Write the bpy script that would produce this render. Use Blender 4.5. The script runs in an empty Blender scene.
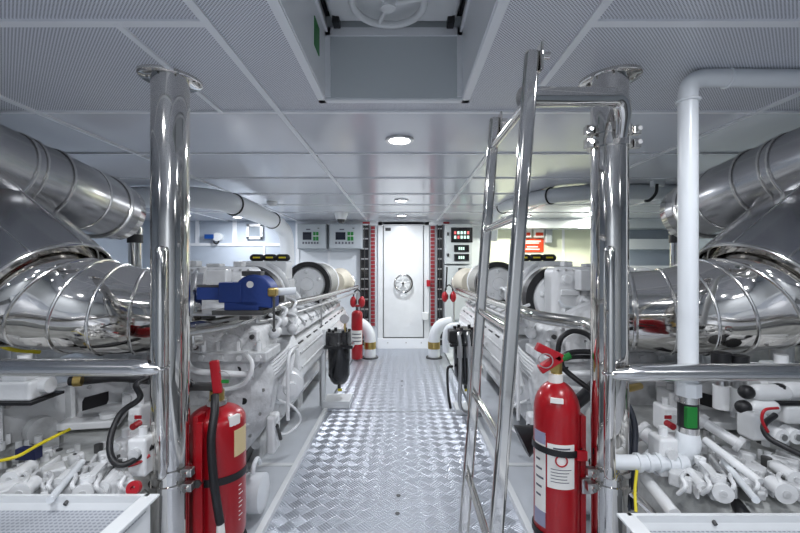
import bpy, bmesh, math, random
from mathutils import Vector, Matrix, Quaternion
V = Vector
PI = math.pi
sc = bpy.context.scene
col = sc.collection
random.seed(7)

# ------------------------------------------------------------ camera
EYE = 1.37
F = 400.0
cam_d = bpy.data.cameras.new('camera')
cam = bpy.data.objects.new('camera', cam_d)
col.objects.link(cam)
cam.location = (0, 0, EYE)
cam.rotation_euler = (PI/2, 0, 0)
cam_d.sensor_width = 36
cam_d.lens = 36*F/800
cam_d.shift_x = -3/800
cam_d.shift_y = -1.5/800
cam_d.clip_start = 0.02
sc.camera = cam
# ------------------------------------------------------------ world, exposure
w = bpy.data.worlds.new('world')
sc.world = w
w.use_nodes = True
w.node_tree.nodes['Background'].inputs[0].default_value = (0.75, 0.82, 0.9, 1)
w.node_tree.nodes['Background'].inputs[1].default_value = 0.05
sc.view_settings.view_transform = 'Standard'
sc.view_settings.look = 'None'
sc.view_settings.gamma = 1
sc.view_settings.use_curve_mapping = False
sc.view_settings.exposure = 0.14
LAMP = 12.5       # watts of an ordinary downlight
CEIL = 2.10       # ceiling height
FAR = 6.60        # far bulkhead
# visible downlights, then unseen lamps added to brighten the room: x, y, strength factor, tint, label
LIGHTS = [
 (-0.02, 2.32, 0.9, 0, 'round recessed ceiling downlight nearest the hatch, above the walkway'),
 (-0.02, 4.50, 1.3, 0, 'middle one of the three downlights in line above the walkway'),
 (-0.02, 5.85, 1.3, 0, 'small downlight right above the white door, farthest along the walkway'),
 (-2.48, 4.60, 1.7, 0, 'downlight glowing just right of the left polished pillar'),
 (-2.50, 6.05, 1.2, 0, 'downlight near the square wall vent in the far left corner'),
 (1.83, 5.95, 1.7, 1, 'downlight above the red warning sign in the pale green bay'),
 (2.85, 6.15, 1.5, 1, 'downlight close to the right polished pillar in the pale green bay'),
 (3.60, 4.30, 0.6, 0, 'added fill lamp over the outboard side of the right engine'),  # from here on, lamps added only for their light
 (-0.05, -0.25, 1.3, 0, 'added unseen fill lamp over the near end of the walkway'),
 (-0.98, 0.82, 0.75, 0, 'added unseen fill lamp over the left tray'),  # this pair is added to light the gearboxes
 (0.98, 0.82, 0.75, 0, 'added unseen fill lamp over the right tray'),
 (-2.3, -0.6, 0.7, 0, 'added unseen fill lamp at the near left side of the room'),
 (2.3, -0.6, 0.7, 0, 'added unseen fill lamp at the near right side of the room'),
 (-0.05, -1.5, 1.2, 0, 'added unseen fill lamp at the aft end of the walkway'),
]

# ------------------------------------------------------------ materials
def mat(name, color, rough=0.5, metal=0.0, noise=0.0, nscale=6.0, bump=0.0, bscale=60.0, coat=0.0, emit=None, estr=0.0, rvar=0.0):
    m = bpy.data.materials.new(name)
    m.use_nodes = True
    nt = m.node_tree
    b = nt.nodes['Principled BSDF']
    b.inputs['Base Color'].default_value = (*color, 1)
    b.inputs['Roughness'].default_value = rough
    b.inputs['Metallic'].default_value = metal
    if coat:
        b.inputs['Coat Weight'].default_value = coat
        b.inputs['Coat Roughness'].default_value = 0.05
    tc = nt.nodes.new('ShaderNodeTexCoord')
    if noise or rvar:
        n = nt.nodes.new('ShaderNodeTexNoise')
        n.inputs['Scale'].default_value = nscale
        n.inputs['Detail'].default_value = 5
        nt.links.new(tc.outputs['Object'], n.inputs['Vector'])
        if noise:
            r = nt.nodes.new('ShaderNodeValToRGB')
            r.color_ramp.elements[0].position = 0.3
            r.color_ramp.elements[1].position = 0.7
            r.color_ramp.elements[0].color = (*[c*(1-noise) for c in color], 1)
            r.color_ramp.elements[1].color = (*[min(1, c*(1+noise*0.4)) for c in color], 1)
            nt.links.new(n.outputs['Fac'], r.inputs['Fac'])
            nt.links.new(r.outputs['Color'], b.inputs['Base Color'])
        if rvar:
            mr = nt.nodes.new('ShaderNodeMapRange')
            mr.inputs['To Min'].default_value = max(0.01, rough-rvar)
            mr.inputs['To Max'].default_value = rough+rvar
            nt.links.new(n.outputs['Fac'], mr.inputs['Value'])
            nt.links.new(mr.outputs['Result'], b.inputs['Roughness'])
    if bump:
        n2 = nt.nodes.new('ShaderNodeTexNoise')
        n2.inputs['Scale'].default_value = bscale
        n2.inputs['Detail'].default_value = 3
        nt.links.new(tc.outputs['Object'], n2.inputs['Vector'])
        bp = nt.nodes.new('ShaderNodeBump')
        bp.inputs['Strength'].default_value = bump
        bp.inputs['Distance'].default_value = 0.01
        nt.links.new(n2.outputs['Fac'], bp.inputs['Height'])
        nt.links.new(bp.outputs['Normal'], b.inputs['Normal'])
    if emit:
        b.inputs['Emission Color'].default_value = (*emit, 1)
        b.inputs['Emission Strength'].default_value = estr
    return m

def math_node(nt, op, a=None, b=None, va=0.0, vb=0.0):
    n = nt.nodes.new('ShaderNodeMath'); n.operation = op
    n.inputs[0].default_value = va; n.inputs[1].default_value = vb
    if a is not None: nt.links.new(a, n.inputs[0])
    if b is not None: nt.links.new(b, n.inputs[1])
    return n.outputs[0]

def perforated(name, color, hole, pitch, rough=0.35, metal=0.0, frac=0.3, rot=PI/4):
    m = mat(name, color, rough, metal)
    nt = m.node_tree; b = nt.nodes['Principled BSDF']
    tc = nt.nodes.new('ShaderNodeTexCoord')
    mp = nt.nodes.new('ShaderNodeMapping')
    mp.inputs['Rotation'].default_value = (0, 0, rot)
    mp.inputs['Scale'].default_value = (1/pitch,)*3
    nt.links.new(tc.outputs['Object'], mp.inputs['Vector'])
    sp = nt.nodes.new('ShaderNodeSeparateXYZ'); nt.links.new(mp.outputs['Vector'], sp.inputs[0])
    fx = math_node(nt, 'SUBTRACT', math_node(nt, 'FRACT', sp.outputs['X']), vb=0.5)
    fy = math_node(nt, 'SUBTRACT', math_node(nt, 'FRACT', sp.outputs['Y']), vb=0.5)
    d = math_node(nt, 'SQRT', math_node(nt, 'ADD', math_node(nt, 'MULTIPLY', fx, fx), math_node(nt, 'MULTIPLY', fy, fy)))
    k = math_node(nt, 'LESS_THAN', d, vb=frac)
    mx = nt.nodes.new('ShaderNodeMix'); mx.data_type = 'RGBA'
    mx.inputs['A'].default_value = (*color, 1); mx.inputs['B'].default_value = (*hole, 1)
    nt.links.new(k, mx.inputs['Factor']); nt.links.new(mx.outputs['Result'], b.inputs['Base Color'])
    return m

def tread_plate():
    m = mat('aluminium tread plate', (0.56, 0.59, 0.65), 0.34, 0.85)
    nt = m.node_tree; b = nt.nodes['Principled BSDF']
    tc = nt.nodes.new('ShaderNodeTexCoord')
    mp = nt.nodes.new('ShaderNodeMapping')
    mp.inputs['Rotation'].default_value = (0, 0, PI/4)
    mp.inputs['Scale'].default_value = (1/0.072,)*3
    nt.links.new(tc.outputs['Object'], mp.inputs['Vector'])
    sp = nt.nodes.new('ShaderNodeSeparateXYZ'); nt.links.new(mp.outputs['Vector'], sp.inputs[0])
    X, Y = sp.outputs['X'], sp.outputs['Y']
    par = math_node(nt, 'FLOORED_MODULO', math_node(nt, 'ADD', math_node(nt, 'FLOOR', X), math_node(nt, 'FLOOR', Y)), vb=2.0)
    fx, fy = math_node(nt, 'FRACT', X), math_node(nt, 'FRACT', Y)
    def mixf(a, bb):
        n = nt.nodes.new('ShaderNodeMix'); n.data_type = 'FLOAT'
        nt.links.new(par, n.inputs['Factor']); nt.links.new(a, n.inputs['A']); nt.links.new(bb, n.inputs['B'])
        return n.outputs['Result']
    u, v = mixf(fx, fy), mixf(fy, fx)
    bars = math_node(nt, 'ABSOLUTE', math_node(nt, 'SINE', math_node(nt, 'MULTIPLY', u, vb=PI*5)))
    bars = math_node(nt, 'POWER', bars, vb=1.5)
    # bars end short of the cell edge
    e = math_node(nt, 'MULTIPLY', math_node(nt, 'MULTIPLY', v, math_node(nt, 'SUBTRACT', None, v, va=1.0)), vb=8.0)
    e = math_node(nt, 'MINIMUM', e, vb=1.0)
    h = math_node(nt, 'MULTIPLY', bars, e)
    bp = nt.nodes.new('ShaderNodeBump'); bp.inputs['Strength'].default_value = 0.75; bp.inputs['Distance'].default_value = 0.004
    nt.links.new(h, bp.inputs['Height']); nt.links.new(bp.outputs['Normal'], b.inputs['Normal'])
    rr = math_node(nt, 'ADD', math_node(nt, 'MULTIPLY', h, vb=-0.12), vb=0.40)
    nt.links.new(rr, b.inputs['Roughness'])
    return m

M = {}
M['white'] = mat('white gloss paint', (0.80, 0.82, 0.83), 0.28, noise=0.05, coat=0.2)
M['engine'] = mat('white engine enamel', (0.84, 0.85, 0.86), 0.24, noise=0.07, nscale=9, bump=0.15, bscale=25, coat=0.5)
M['cast'] = mat('rough white casting', (0.70, 0.71, 0.72), 0.34, noise=0.28, nscale=14, bump=0.5, bscale=40, coat=0.2)
M['wall'] = mat('white bulkhead panel', (0.76, 0.80, 0.84), 0.35, noise=0.04, nscale=2)
M['wallblue'] = mat('pale blue bulkhead panel', (0.50, 0.56, 0.64), 0.4, noise=0.05, nscale=2)
M['cream'] = mat('pale green cream bulkhead panel', (0.80, 0.84, 0.66), 0.4, noise=0.04, nscale=2)
M['ceil'] = mat('glossy white ceiling panel', (0.72, 0.74, 0.80), 0.15, noise=0.04, nscale=1.5, bump=0.03, bscale=3)
M['perf'] = perforated('perforated ceiling panel', (0.76, 0.78, 0.84), (0.20, 0.21, 0.25), 0.0080, 0.3, frac=0.31)
M['trim'] = mat('white ceiling batten', (0.88, 0.90, 0.93), 0.3)
M['floor'] = tread_plate()
M['bilge'] = mat('dark bilge paint', (0.16, 0.17, 0.18), 0.6, noise=0.3)
M['ledge'] = mat('pale grey deck paint', (0.60, 0.63, 0.67), 0.4, noise=0.06)
M['chrome'] = mat('mirror polished stainless', (0.72, 0.70, 0.67), 0.07, 1.0, rvar=0.03, nscale=4, bump=0.02, bscale=6)
M['steel'] = mat('polished stainless sheet', (0.50, 0.50, 0.51), 0.22, 1.0, rvar=0.05, nscale=3, bump=0.05, bscale=5)
M['railm'] = mat('worn polished steel tube', (0.50, 0.49, 0.46), 0.16, 1.0, rvar=0.04, nscale=8)
M['guard'] = mat('bright brushed steel tube', (0.78, 0.78, 0.78), 0.2, 1.0, rvar=0.04, nscale=6)
M['satin'] = mat('satin stainless', (0.60, 0.60, 0.60), 0.28, 1.0)
M['band'] = mat('stainless clamp band', (0.78, 0.77, 0.75), 0.2, 1.0)
M['red'] = mat('red extinguisher enamel', (0.36, 0.002, 0.008), 0.28, coat=0.25)
M['redp'] = mat('red plastic', (0.40, 0.006, 0.015), 0.4)
M['redd'] = mat('dull red block', (0.28, 0.02, 0.03), 0.5)
M['black'] = mat('black rubber', (0.012, 0.012, 0.014), 0.45)
M['blackg'] = mat('black gloss paint', (0.010, 0.010, 0.012), 0.18, coat=0.5)
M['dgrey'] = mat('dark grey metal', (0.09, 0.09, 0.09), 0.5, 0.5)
M['mesh'] = perforated('grey filter mesh', (0.40, 0.40, 0.37), (0.22, 0.22, 0.2), 0.012, 0.4, 0.5, 0.3, 0.4)
M['grey'] = mat('grey cabinet paint', (0.44, 0.48, 0.51), 0.4)
M['lgrey'] = mat('light grey cabinet paint', (0.58, 0.62, 0.64), 0.4)
M['blue'] = mat('blue hammered paint', (0.004, 0.032, 0.19), 0.5, bump=0.1, bscale=80)
M['tan'] = mat('tan insulation cloth', (0.58, 0.54, 0.45), 0.7, noise=0.1)
M['green'] = mat('green enamel', (0.01, 0.20, 0.03), 0.4)
M['yellow'] = mat('yellow plastic', (0.75, 0.62, 0.02), 0.45)
M['brass'] = mat('brass', (0.55, 0.40, 0.14), 0.3, 1.0)
M['orange'] = mat('orange red sign enamel', (0.85, 0.07, 0.02), 0.4)
M['paper'] = mat('white printed label', (0.80, 0.79, 0.76), 0.5)
M['print'] = mat('grey print', (0.10, 0.10, 0.13), 0.6)
M['printw'] = mat('white print', (0.85, 0.85, 0.82), 0.5)
M['bluep'] = mat('blue label', (0.01, 0.08, 0.35), 0.4)
M['navy'] = mat('navy plate', (0.01, 0.015, 0.07), 0.5)
M['lavender'] = mat('purple grey label band', (0.30, 0.30, 0.42), 0.5)
M['cable'] = mat('dark cable jacket', (0.03, 0.035, 0.05), 0.5)
M['sheet'] = perforated('perforated tray sheet', (0.50, 0.52, 0.56), (0.28, 0.30, 0.34), 0.014, 0.35, 0.2, 0.32, 0.0)
M['cast_shade'] = mat('casting enamel darkened for crevice shade', (0.46, 0.47, 0.46), 0.4, noise=0.3, nscale=12, bump=0.4, bscale=40)  # darker copy of the white casting, crevice shade put into its colour
M['pvc'] = mat('white plastic pipe', (0.76, 0.79, 0.82), 0.3)
M['screen'] = mat('dark display glass', (0.015, 0.018, 0.03), 0.1)
M['lcd'] = mat('lit display', (0.4, 0.6, 0.5), 0.2, emit=(0.65, 0.95, 0.85), estr=0.9)
M['lcdr'] = mat('lit display red mark', (0.6, 0.1, 0.1), 0.2, emit=(0.9, 0.2, 0.2), estr=0.6)
M['ledw'] = mat('lamp diffuser', (1, 1, 1), 0.3, emit=(0.93, 0.97, 1.0), estr=14.0)
M['duct'] = mat('pale grey duct paint', (0.66, 0.70, 0.73), 0.4)
M['glass'] = mat('tinted vent glass', (0.28, 0.32, 0.36), 0.15)
M['sand'] = mat('sandy label', (0.72, 0.58, 0.32), 0.5)

# ------------------------------------------------------------ mesh helpers
def P(x, y, Y):
    """world point seen at picture position x, y of the room survey, at distance Y"""
    return V(((x-403)/F*Y, Y, EYE-(y-265)/F*Y))

def catmull(pts, n=8):
    pts = [V(p) for p in pts]
    if len(pts) < 3: return pts
    out = []
    for i in range(len(pts)-1):
        p1, p2 = pts[i], pts[i+1]
        p0 = pts[i-1] if i else p1*2-p2
        p3 = pts[i+2] if i+2 < len(pts) else p2*2-p1
        for k in range(n):
            t = k/n
            out.append(0.5*((2*p1)+(p2-p0)*t+(2*p0-5*p1+4*p2-p3)*t*t+(3*p1-p0-3*p2+p3)*t**3))
    out.append(pts[-1])
    return out

def frame_of(d):
    d = d.normalized()
    up = V((0, 0, 1)) if abs(d.z) < 0.95 else V((0, 1, 0))
    a = d.cross(up).normalized()
    return a, a.cross(d).normalized()

class MB:
    def __init__(s):
        s.bm = bmesh.new()
    def box(s, a, b, rot=None, about=None):
        a, b = V(a), V(b)
        c = (a+b)/2; d = b-a
        r = bmesh.ops.create_cube(s.bm, size=1)
        vs = r['verts']
        bmesh.ops.scale(s.bm, verts=vs, vec=(abs(d.x), abs(d.y), abs(d.z)))
        if rot is not None:
            bmesh.ops.rotate(s.bm, verts=vs, cent=(0, 0, 0), matrix=rot)
        bmesh.ops.translate(s.bm, verts=vs, vec=c)
        return s
    def cbox(s, c, d, rot=None):
        c, d = V(c), V(d)
        return s.box(c-d/2, c+d/2, rot)
    def tube(s, pts, r, seg=14, smooth=6, cap=True):
        n0 = len(pts)
        rs = r if isinstance(r, (list, tuple)) else [r]*n0
        if smooth and n0 > 2:
            path = catmull(pts, smooth)
            rr = []
            for i in range(n0-1):
                for k in range(smooth): rr.append(rs[i]+(rs[i+1]-rs[i])*k/smooth)
            rr.append(rs[-1])
        else:
            path = [V(p) for p in pts]; rr = list(rs)
        rings = []
        a = None
        for i, p in enumerate(path):
            q = path[max(0, i-1)]; t = path[min(len(path)-1, i+1)]
            d = (t-q)
            if d.length < 1e-7:
                d = V((0, 0, 1))
                if rings: d = dl
            d.normalize(); dl = d
            if a is None: a, b = frame_of(d)
            else:
                a = (a-d*a.dot(d))
                if a.length < 1e-5: a, b = frame_of(d)
                a.normalize()
            b = a.cross(d).normalized()
            rings.append([s.bm.verts.new(p+(a*math.cos(2*PI*k/seg)+b*math.sin(2*PI*k/seg))*max(rr[i], 1e-4)) for k in range(seg)])
        for i in range(len(rings)-1):
            for k in range(seg):
                s.bm.faces.new((rings[i][k], rings[i][(k+1) % seg], rings[i+1][(k+1) % seg], rings[i+1][k]))
        if cap:
            s.bm.faces.new(rings[0][::-1]); s.bm.faces.new(rings[-1])
        return s
    def cyl(s, p, q, r, r2=None, seg=24, cap=True):
        return s.tube([p, q], [r, r if r2 is None else r2], seg, 0, cap)
    def capsule(s, p, q, r, seg=14):
        p, q = V(p), V(q); d = (q-p).normalized()
        pts, rs = [], []
        for k in range(5):
            t = k/4*PI/2
            pts.append(p+d*(r-r*math.cos(PI/2-t) if 0 else r*(1-math.cos(t)) if 0 else r*(1-math.cos(t)))); rs.append(r*math.sin(t))
        for k in range(5):
            t = PI/2-k/4*PI/2
            pts.append(q-d*r*(1-math.cos(t))); rs.append(r*math.sin(t))
        return s.tube(pts, rs, seg, 0)
    def prof(s, c, d, prof, seg=28):
        """lathe: prof = list of (distance along d, radius) from c"""
        c, d = V(c), V(d).normalized()
        return s.tube([c+d*h for h, r in prof], [r for h, r in prof], seg, 0) if len({round(h, 5) for h, r in prof}) == len(prof) else s._lathe(c, d, prof, seg)
    def _lathe(s, c, d, prof, seg):
        a, b = frame_of(d); rings = []
        for h, r in prof:
            rings.append([s.bm.verts.new(c+d*h+(a*math.cos(2*PI*k/seg)+b*math.sin(2*PI*k/seg))*max(r, 1e-4)) for k in range(seg)])
        for i in range(len(rings)-1):
            for k in range(seg):
                s.bm.faces.new((rings[i][k], rings[i][(k+1) % seg], rings[i+1][(k+1) % seg], rings[i+1][k]))
        s.bm.faces.new(rings[0][::-1]); s.bm.faces.new(rings[-1])
        return s
    def torus(s, c, n, R, r, seg=32, rs=10, a0=0, a1=2*PI):
        c, n = V(c), V(n).normalized(); a, b = frame_of(n)
        full = abs(a1-a0-2*PI) < 1e-6
        N = seg+(0 if full else 1); rings = []
        for i in range(N):
            t = a0+(a1-a0)*i/seg
            e = a*math.cos(t)+b*math.sin(t)
            rings.append([s.bm.verts.new(c+e*(R+r*math.cos(2*PI*k/rs))+n*r*math.sin(2*PI*k/rs)) for k in range(rs)])
        for i in range(N if full else N-1):
            j = (i+1) % N
            for k in range(rs):
                s.bm.faces.new((rings[i][k], rings[i][(k+1) % rs], rings[j][(k+1) % rs], rings[j][k]))
        if not full:
            s.bm.faces.new(rings[0][::-1]); s.bm.faces.new(rings[-1])
        return s
    def ring(s, c, n, R0, R1, t, seg=32):
        """flat washer R0 inner, R1 outer, thickness t"""
        c, n = V(c), V(n).normalized(); a, b = frame_of(n)
        rr = []
        for (R, h) in ((R0, -t/2), (R1, -t/2), (R1, t/2), (R0, t/2)):
            rr.append([s.bm.verts.new(c+n*h+(a*math.cos(2*PI*k/seg)+b*math.sin(2*PI*k/seg))*R) for k in range(seg)])
        for i in range(4):
            for k in range(seg):
                s.bm.faces.new((rr[i][k], rr[i][(k+1) % seg], rr[(i+1) % 4][(k+1) % seg], rr[(i+1) % 4][k]))
        return s
    def prism(s, poly, axis, a0, a1):
        """poly in the two other axes; axis 'x','y','z'"""
        def mk(u, v, w):
            return {'x': (w, u, v), 'y': (u, w, v), 'z': (u, v, w)}[axis]
        A = [s.bm.verts.new(mk(u, v, a0)) for u, v in poly]
        B = [s.bm.verts.new(mk(u, v, a1)) for u, v in poly]
        s.bm.faces.new(A); s.bm.faces.new(B[::-1])
        for i in range(len(poly)):
            j = (i+1) % len(poly)
            s.bm.faces.new((A[i], B[i], B[j], A[j]))
        return s
    def poly(s, pts, d):
        """polygon in space extruded by the vector d"""
        d = V(d)
        A = [s.bm.verts.new(V(p)) for p in pts]; B = [s.bm.verts.new(V(p)+d) for p in pts]
        s.bm.faces.new(A); s.bm.faces.new(B[::-1])
        for i in range(len(pts)):
            j = (i+1) % len(pts)
            s.bm.faces.new((A[i], B[i], B[j], A[j]))
        return s
    def ball(s, c, r, sc_=(1, 1, 1), seg=18):
        q = bmesh.ops.create_uvsphere(s.bm, u_segments=seg, v_segments=seg//2+2, radius=r)
        bmesh.ops.scale(s.bm, verts=q['verts'], vec=sc_)
        bmesh.ops.translate(s.bm, verts=q['verts'], vec=V(c))
        return s
    def build(s, name, m, parent=None, bevel=0.0, ang=40, label=None):
        bmesh.ops.recalc_face_normals(s.bm, faces=s.bm.faces)
        me = bpy.data.meshes.new(name)
        s.bm.to_mesh(me); s.bm.free()
        for p in me.polygons: p.use_smooth = True
        me.set_sharp_from_angle(angle=math.radians(ang))
        o = bpy.data.objects.new(name, me)
        col.objects.link(o)
        me.materials.append(m if not isinstance(m, str) else M[m])
        if parent is not None:
            o.parent = parent
            o.matrix_parent_inverse = Matrix.Translation(-V(parent.location)) if parent.parent is None else Matrix.Identity(4)
        if bevel:
            bv = o.modifiers.new('bevel', 'BEVEL'); bv.width = bevel; bv.segments = 2 if bevel < .012 else 3; bv.limit_method = 'ANGLE'; bv.angle_limit = math.radians(50)
            bv.harden_normals = True
        if label: o['label'] = label
        return o

def tag(o, label, cat, group=None, kind=None):
    o['label'] = label; o['category'] = cat
    if group: o['group'] = group
    if kind: o['kind'] = kind
    return o
def thing(name, label, cat, loc=(0, 0, 0), group=None):
    o = bpy.data.objects.new(name, None); col.objects.link(o)
    o.location = loc; o.empty_display_size = 0.05
    return tag(o, label, cat, group)
def struct(o):
    o['kind'] = 'structure'; return o

# ============================================================ THE SETTING
AL, AR = -0.72, 0.64          # walkway edges
SL, SR, BK = -4.3, 4.5, -2.2  # side walls, back wall
struct(MB().box((AL, BK, -0.03), (AR, FAR, 0.0)).build('floor', 'floor'))
struct(MB().box((SL, BK, -0.30), (AL, FAR, -0.25)).build('floor_left', 'bilge'))
struct(MB().box((AR, BK, -0.30), (SR, FAR, -0.25)).build('floor_right', 'bilge'))
# painted ledges beside the walkway (engine bed sides)
for s, e in ((-1, AL), (1, AR)):
    nm = 'trim_1' if s < 0 else 'trim_2'
    o = MB().box((e, BK, -0.25), (e+s*0.45, 3.72, 0.0)).build(nm, 'ledge', bevel=0.004)
    struct(o)
    struct(MB().box((e-s*0.015, BK, -0.02), (e+s*0.02, 3.74, 0.035)).build('trim_3' if s < 0 else 'trim_4', 'white', bevel=0.003))
    struct(MB().box((e+s*0.03, 3.76, -0.25), (e+s*0.5, FAR, -0.02)).build('trim_5' if s < 0 else 'trim_6', 'ledge'))
    struct(MB().box((e+s*0.02, 2.72, 0.0), (e+s*0.36, 2.76, 0.006)).build('trim_7' if s < 0 else 'trim_8', 'white'))
# floor plate joints and lifting holes
jt = MB().box((AL+.01, 2.02, 0), (AR-.01, 2.027, 0.0015)).box((AL+.01, 3.73, 0), (AR-.01, 3.736, 0.0015)).box((0.2, BK, 0), (0.206, 2.02, 0.0015))
struct(jt.build('trim_9', M['dgrey']))
for i, (px, py) in enumerate(((397.5, 513.5), (398.5, 495.5), (402, 386), (402, 381))):
    Y = EYE*F/(py-265)
    struct(MB().cyl(((px-403)/F*Y, Y, 0), ((px-403)/F*Y, Y, 0.002), 0.013).build('trim_%d' % (10+i), 'black'))
# walls
struct(MB().box((SL, FAR, -0.3), (-1.72, FAR+0.05, CEIL)).build('wall_far_left', 'wallblue'))
struct(MB().box((-1.72, FAR, -0.3), (1.3, FAR+0.05, CEIL)).build('wall_far', 'wall'))
struct(MB().box((1.3, FAR, -0.3), (3.4, FAR+0.05, CEIL)).build('wall_far_right', 'cream'))
struct(MB().box((3.4, FAR, -0.3), (SR, FAR+0.05, CEIL)).build('wall_far_outboard', 'wallblue'))
struct(MB().box((SL-0.05, BK, -0.3), (SL, FAR, CEIL)).build('wall_left', 'wallblue'))
struct(MB().box((SR, BK, -0.3), (SR+0.05, FAR, CEIL)).build('wall_right', 'wallblue'))
struct(MB().box((SL, BK-0.05, -0.3), (SR, BK, CEIL)).build('wall_back', 'wall'))
# return wall that divides the pale green bay from the blue outboard side
n = 20
def trim(mb, m='trim', bevel=0.0):
    global n
    o = mb.build('trim_%d' % n, m, bevel=bevel); n += 1
    return struct(o)
fw = FAR-0.015
for x0, x1, z0, z1 in ((-3.9, -1.98, 1.685, 1.73), (-3.42, -3.36, 1.73, CEIL), (-2.81, -2.74, 1.73, CEIL), (-2.02, -1.96, 0.3, CEIL), (-3.6, -3.57, 0.4, 1.69),
                       (-2.3, -2.27, 0.4, 1.69), (-1.77, -1.71, 0.3, CEIL), (-1.24, -1.20, 0.2, 1.6), (-0.70, -0.67, 0, CEIL), (0.66, 0.69, 0, CEIL),
                       (2.62, 2.66, .5, CEIL), (1.28, 1.32, 0.1, CEIL)):
    trim(MB().box((x0, fw, z0), (x1, FAR, z1)))
trim(MB().box((3.42, FAR-0.3, 1.62), (SR, FAR, 1.78)), 'duct')
trim(MB().box((3.42, FAR-0.22, 1.30), (SR, FAR, 1.36)), 'trim')
trim(MB().box((3.42, FAR-0.12, 1.95), (SR, FAR, 2.02)), 'trim')
trim(MB().box((-1.75, FAR-0.05, 2.02), (1.3, FAR, CEIL)), 'trim')
trim(MB().box((1.32, FAR-0.35, 1.95), (SR, FAR, CEIL)), 'duct')
trim(MB().box((-0.42, FAR-0.06, 0.0), (0.42, FAR, 0.17)), 'trim', 0.004)
# ceiling: perforated panels near, glossy panels far, with the hatch opening
HX0, HX1, HY0, HY1 = -0.34, 0.26, 0.85, 1.745
cm = MB()
for a, b in (((SL, BK), (SR, HY0)), ((SL, HY0), (HX0, HY1)), ((HX1, HY0), (SR, HY1)), ((SL, HY1), (SR, 1.90))):
    cm.box((*a, CEIL), (*b, CEIL+0.04))
struct(cm.build('ceiling', 'perf'))
struct(MB().box((SL, 1.90, CEIL), (SR, FAR, CEIL+0.04)).build('ceiling_far', 'ceil'))
th = 0.008
for Y, wd in ((0.45, .02), (1.2, .03), (1.90, .024), (2.61, .02), (3.35, .02), (4.1, .02), (4.85, .02), (5.55, .02)):
    if Y == 1.2:
        trim(MB().box((SL, Y-wd/2, CEIL-th), (-0.60, Y+wd/2, CEIL)))
        trim(MB().box((0.575, Y-wd/2, CEIL-th), (SR, Y+wd/2, CEIL)))
    else:
        trim(MB().box((SL, Y-wd/2, CEIL-th), (SR, Y+wd/2, CEIL)))
for X in (-0.587, 0.561, -1.74, 1.68, -2.9, 2.8):
    trim(MB().box((X-.013, BK, CEIL-th-.001), (X+.013, FAR, CEIL)))
trim(MB().box((-0.87, 1.2, CEIL-th-.002), (-0.85, 1.9, CEIL)))
# hatch coaming
hz = CEIL+0.30
for a, b in (((HX0-.03, HY0, CEIL-0.012), (HX0, HY1+.03, CEIL+.0)), ((HX1, HY0, CEIL-0.012), (HX1+.03, HY1+.03, CEIL)), ((HX0-.03, HY1, CEIL-0.012), (HX1+.03, HY1+.03, CEIL))):
    trim(MB().box(a, b))
struct(MB().box((HX0-.03, HY0-.03, CEIL-.004), (HX0+.003, HY1+.03, hz+.1)).build('wall_hatch_left', 'trim'))
struct(MB().box((HX1-.003, HY0-.03, CEIL-.004), (HX1+.03, HY1+.03, hz+.1)).build('wall_hatch_right', 'trim'))
struct(MB().box((HX0+.003, HY1-.004, CEIL-.004), (HX1-.003, HY1+.03, hz+.1)).build('wall_hatch_front', 'lgrey'))
struct(MB().box((HX0+.003, HY0-.03, CEIL-.004), (HX1-.003, HY0+.004, hz+.1)).build('wall_hatch_back', 'lgrey'))
struct(MB().box((HX0-.03, HY0-.03, hz+.10), (HX1+.03, HY1+.03, hz+.13)).build('ceiling_hatch', 'lgrey'))
for x0, x1, z0, z1 in ((HX0, HX0+.025, CEIL, hz), (HX1-.025, HX1, CEIL, hz), (HX0, HX1, hz-.035, hz+.0)):
    trim(MB().box((x0, HY1-.012, z0), (x1, HY1, z1)))
for x in (HX0, HX1-.014):
    trim(MB().box((x, HY0, hz-.02), (x+.014, HY1-.012, hz)))

# ------------------------------------------------------------ hatch lid
t = thing('escape_hatch', 'white square escape hatch with a handwheel in the ceiling recess', 'hatch', (-0.04, 1.45, hz+.03))
MB().box((HX0+.03, 1.06, hz+.0), (HX1-.03, 1.71, hz+.06)).build('hatch_lid', 'white', t, bevel=0.03)
MB().tube([(HX0+.012, 1.05, hz+.05), (HX0+.012, 1.72, hz+.05), (HX1-.012, 1.72, hz+.05), (HX1-.012, 1.05, hz+.05)], 0.011, 8, 0).build('gasket', 'black', t)
wc = V((-0.055, 1.50, hz-.05))
hw = MB().torus(wc, (0, 0, 1), 0.135, 0.014).build('handwheel', 'white', t)
MB().cyl(wc+V((0, 0, -.02)), wc+V((0, 0, .06)), 0.028).build('hub', 'white', hw)
for k in range(3):
    a = 2*PI*k/3+1.9
    MB().cyl(wc, wc+V((math.cos(a), math.sin(a), 0))*.135, .009, seg=10).build('spoke', 'white', hw)
for x in (HX0+.06, HX1-.06):
    MB().cbox((x, 1.68, hz-.0), (.03, .05, .05)).build('latch', 'black', t, bevel=.004)
o = MB().box((HX0+.003, 1.515, CEIL+.105), (HX0+.006, 1.60, CEIL+.215)).build('exit_sign', 'green')
tag(o, 'small green safety sticker on the left inside face of the ceiling hatch', 'sign')

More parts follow.
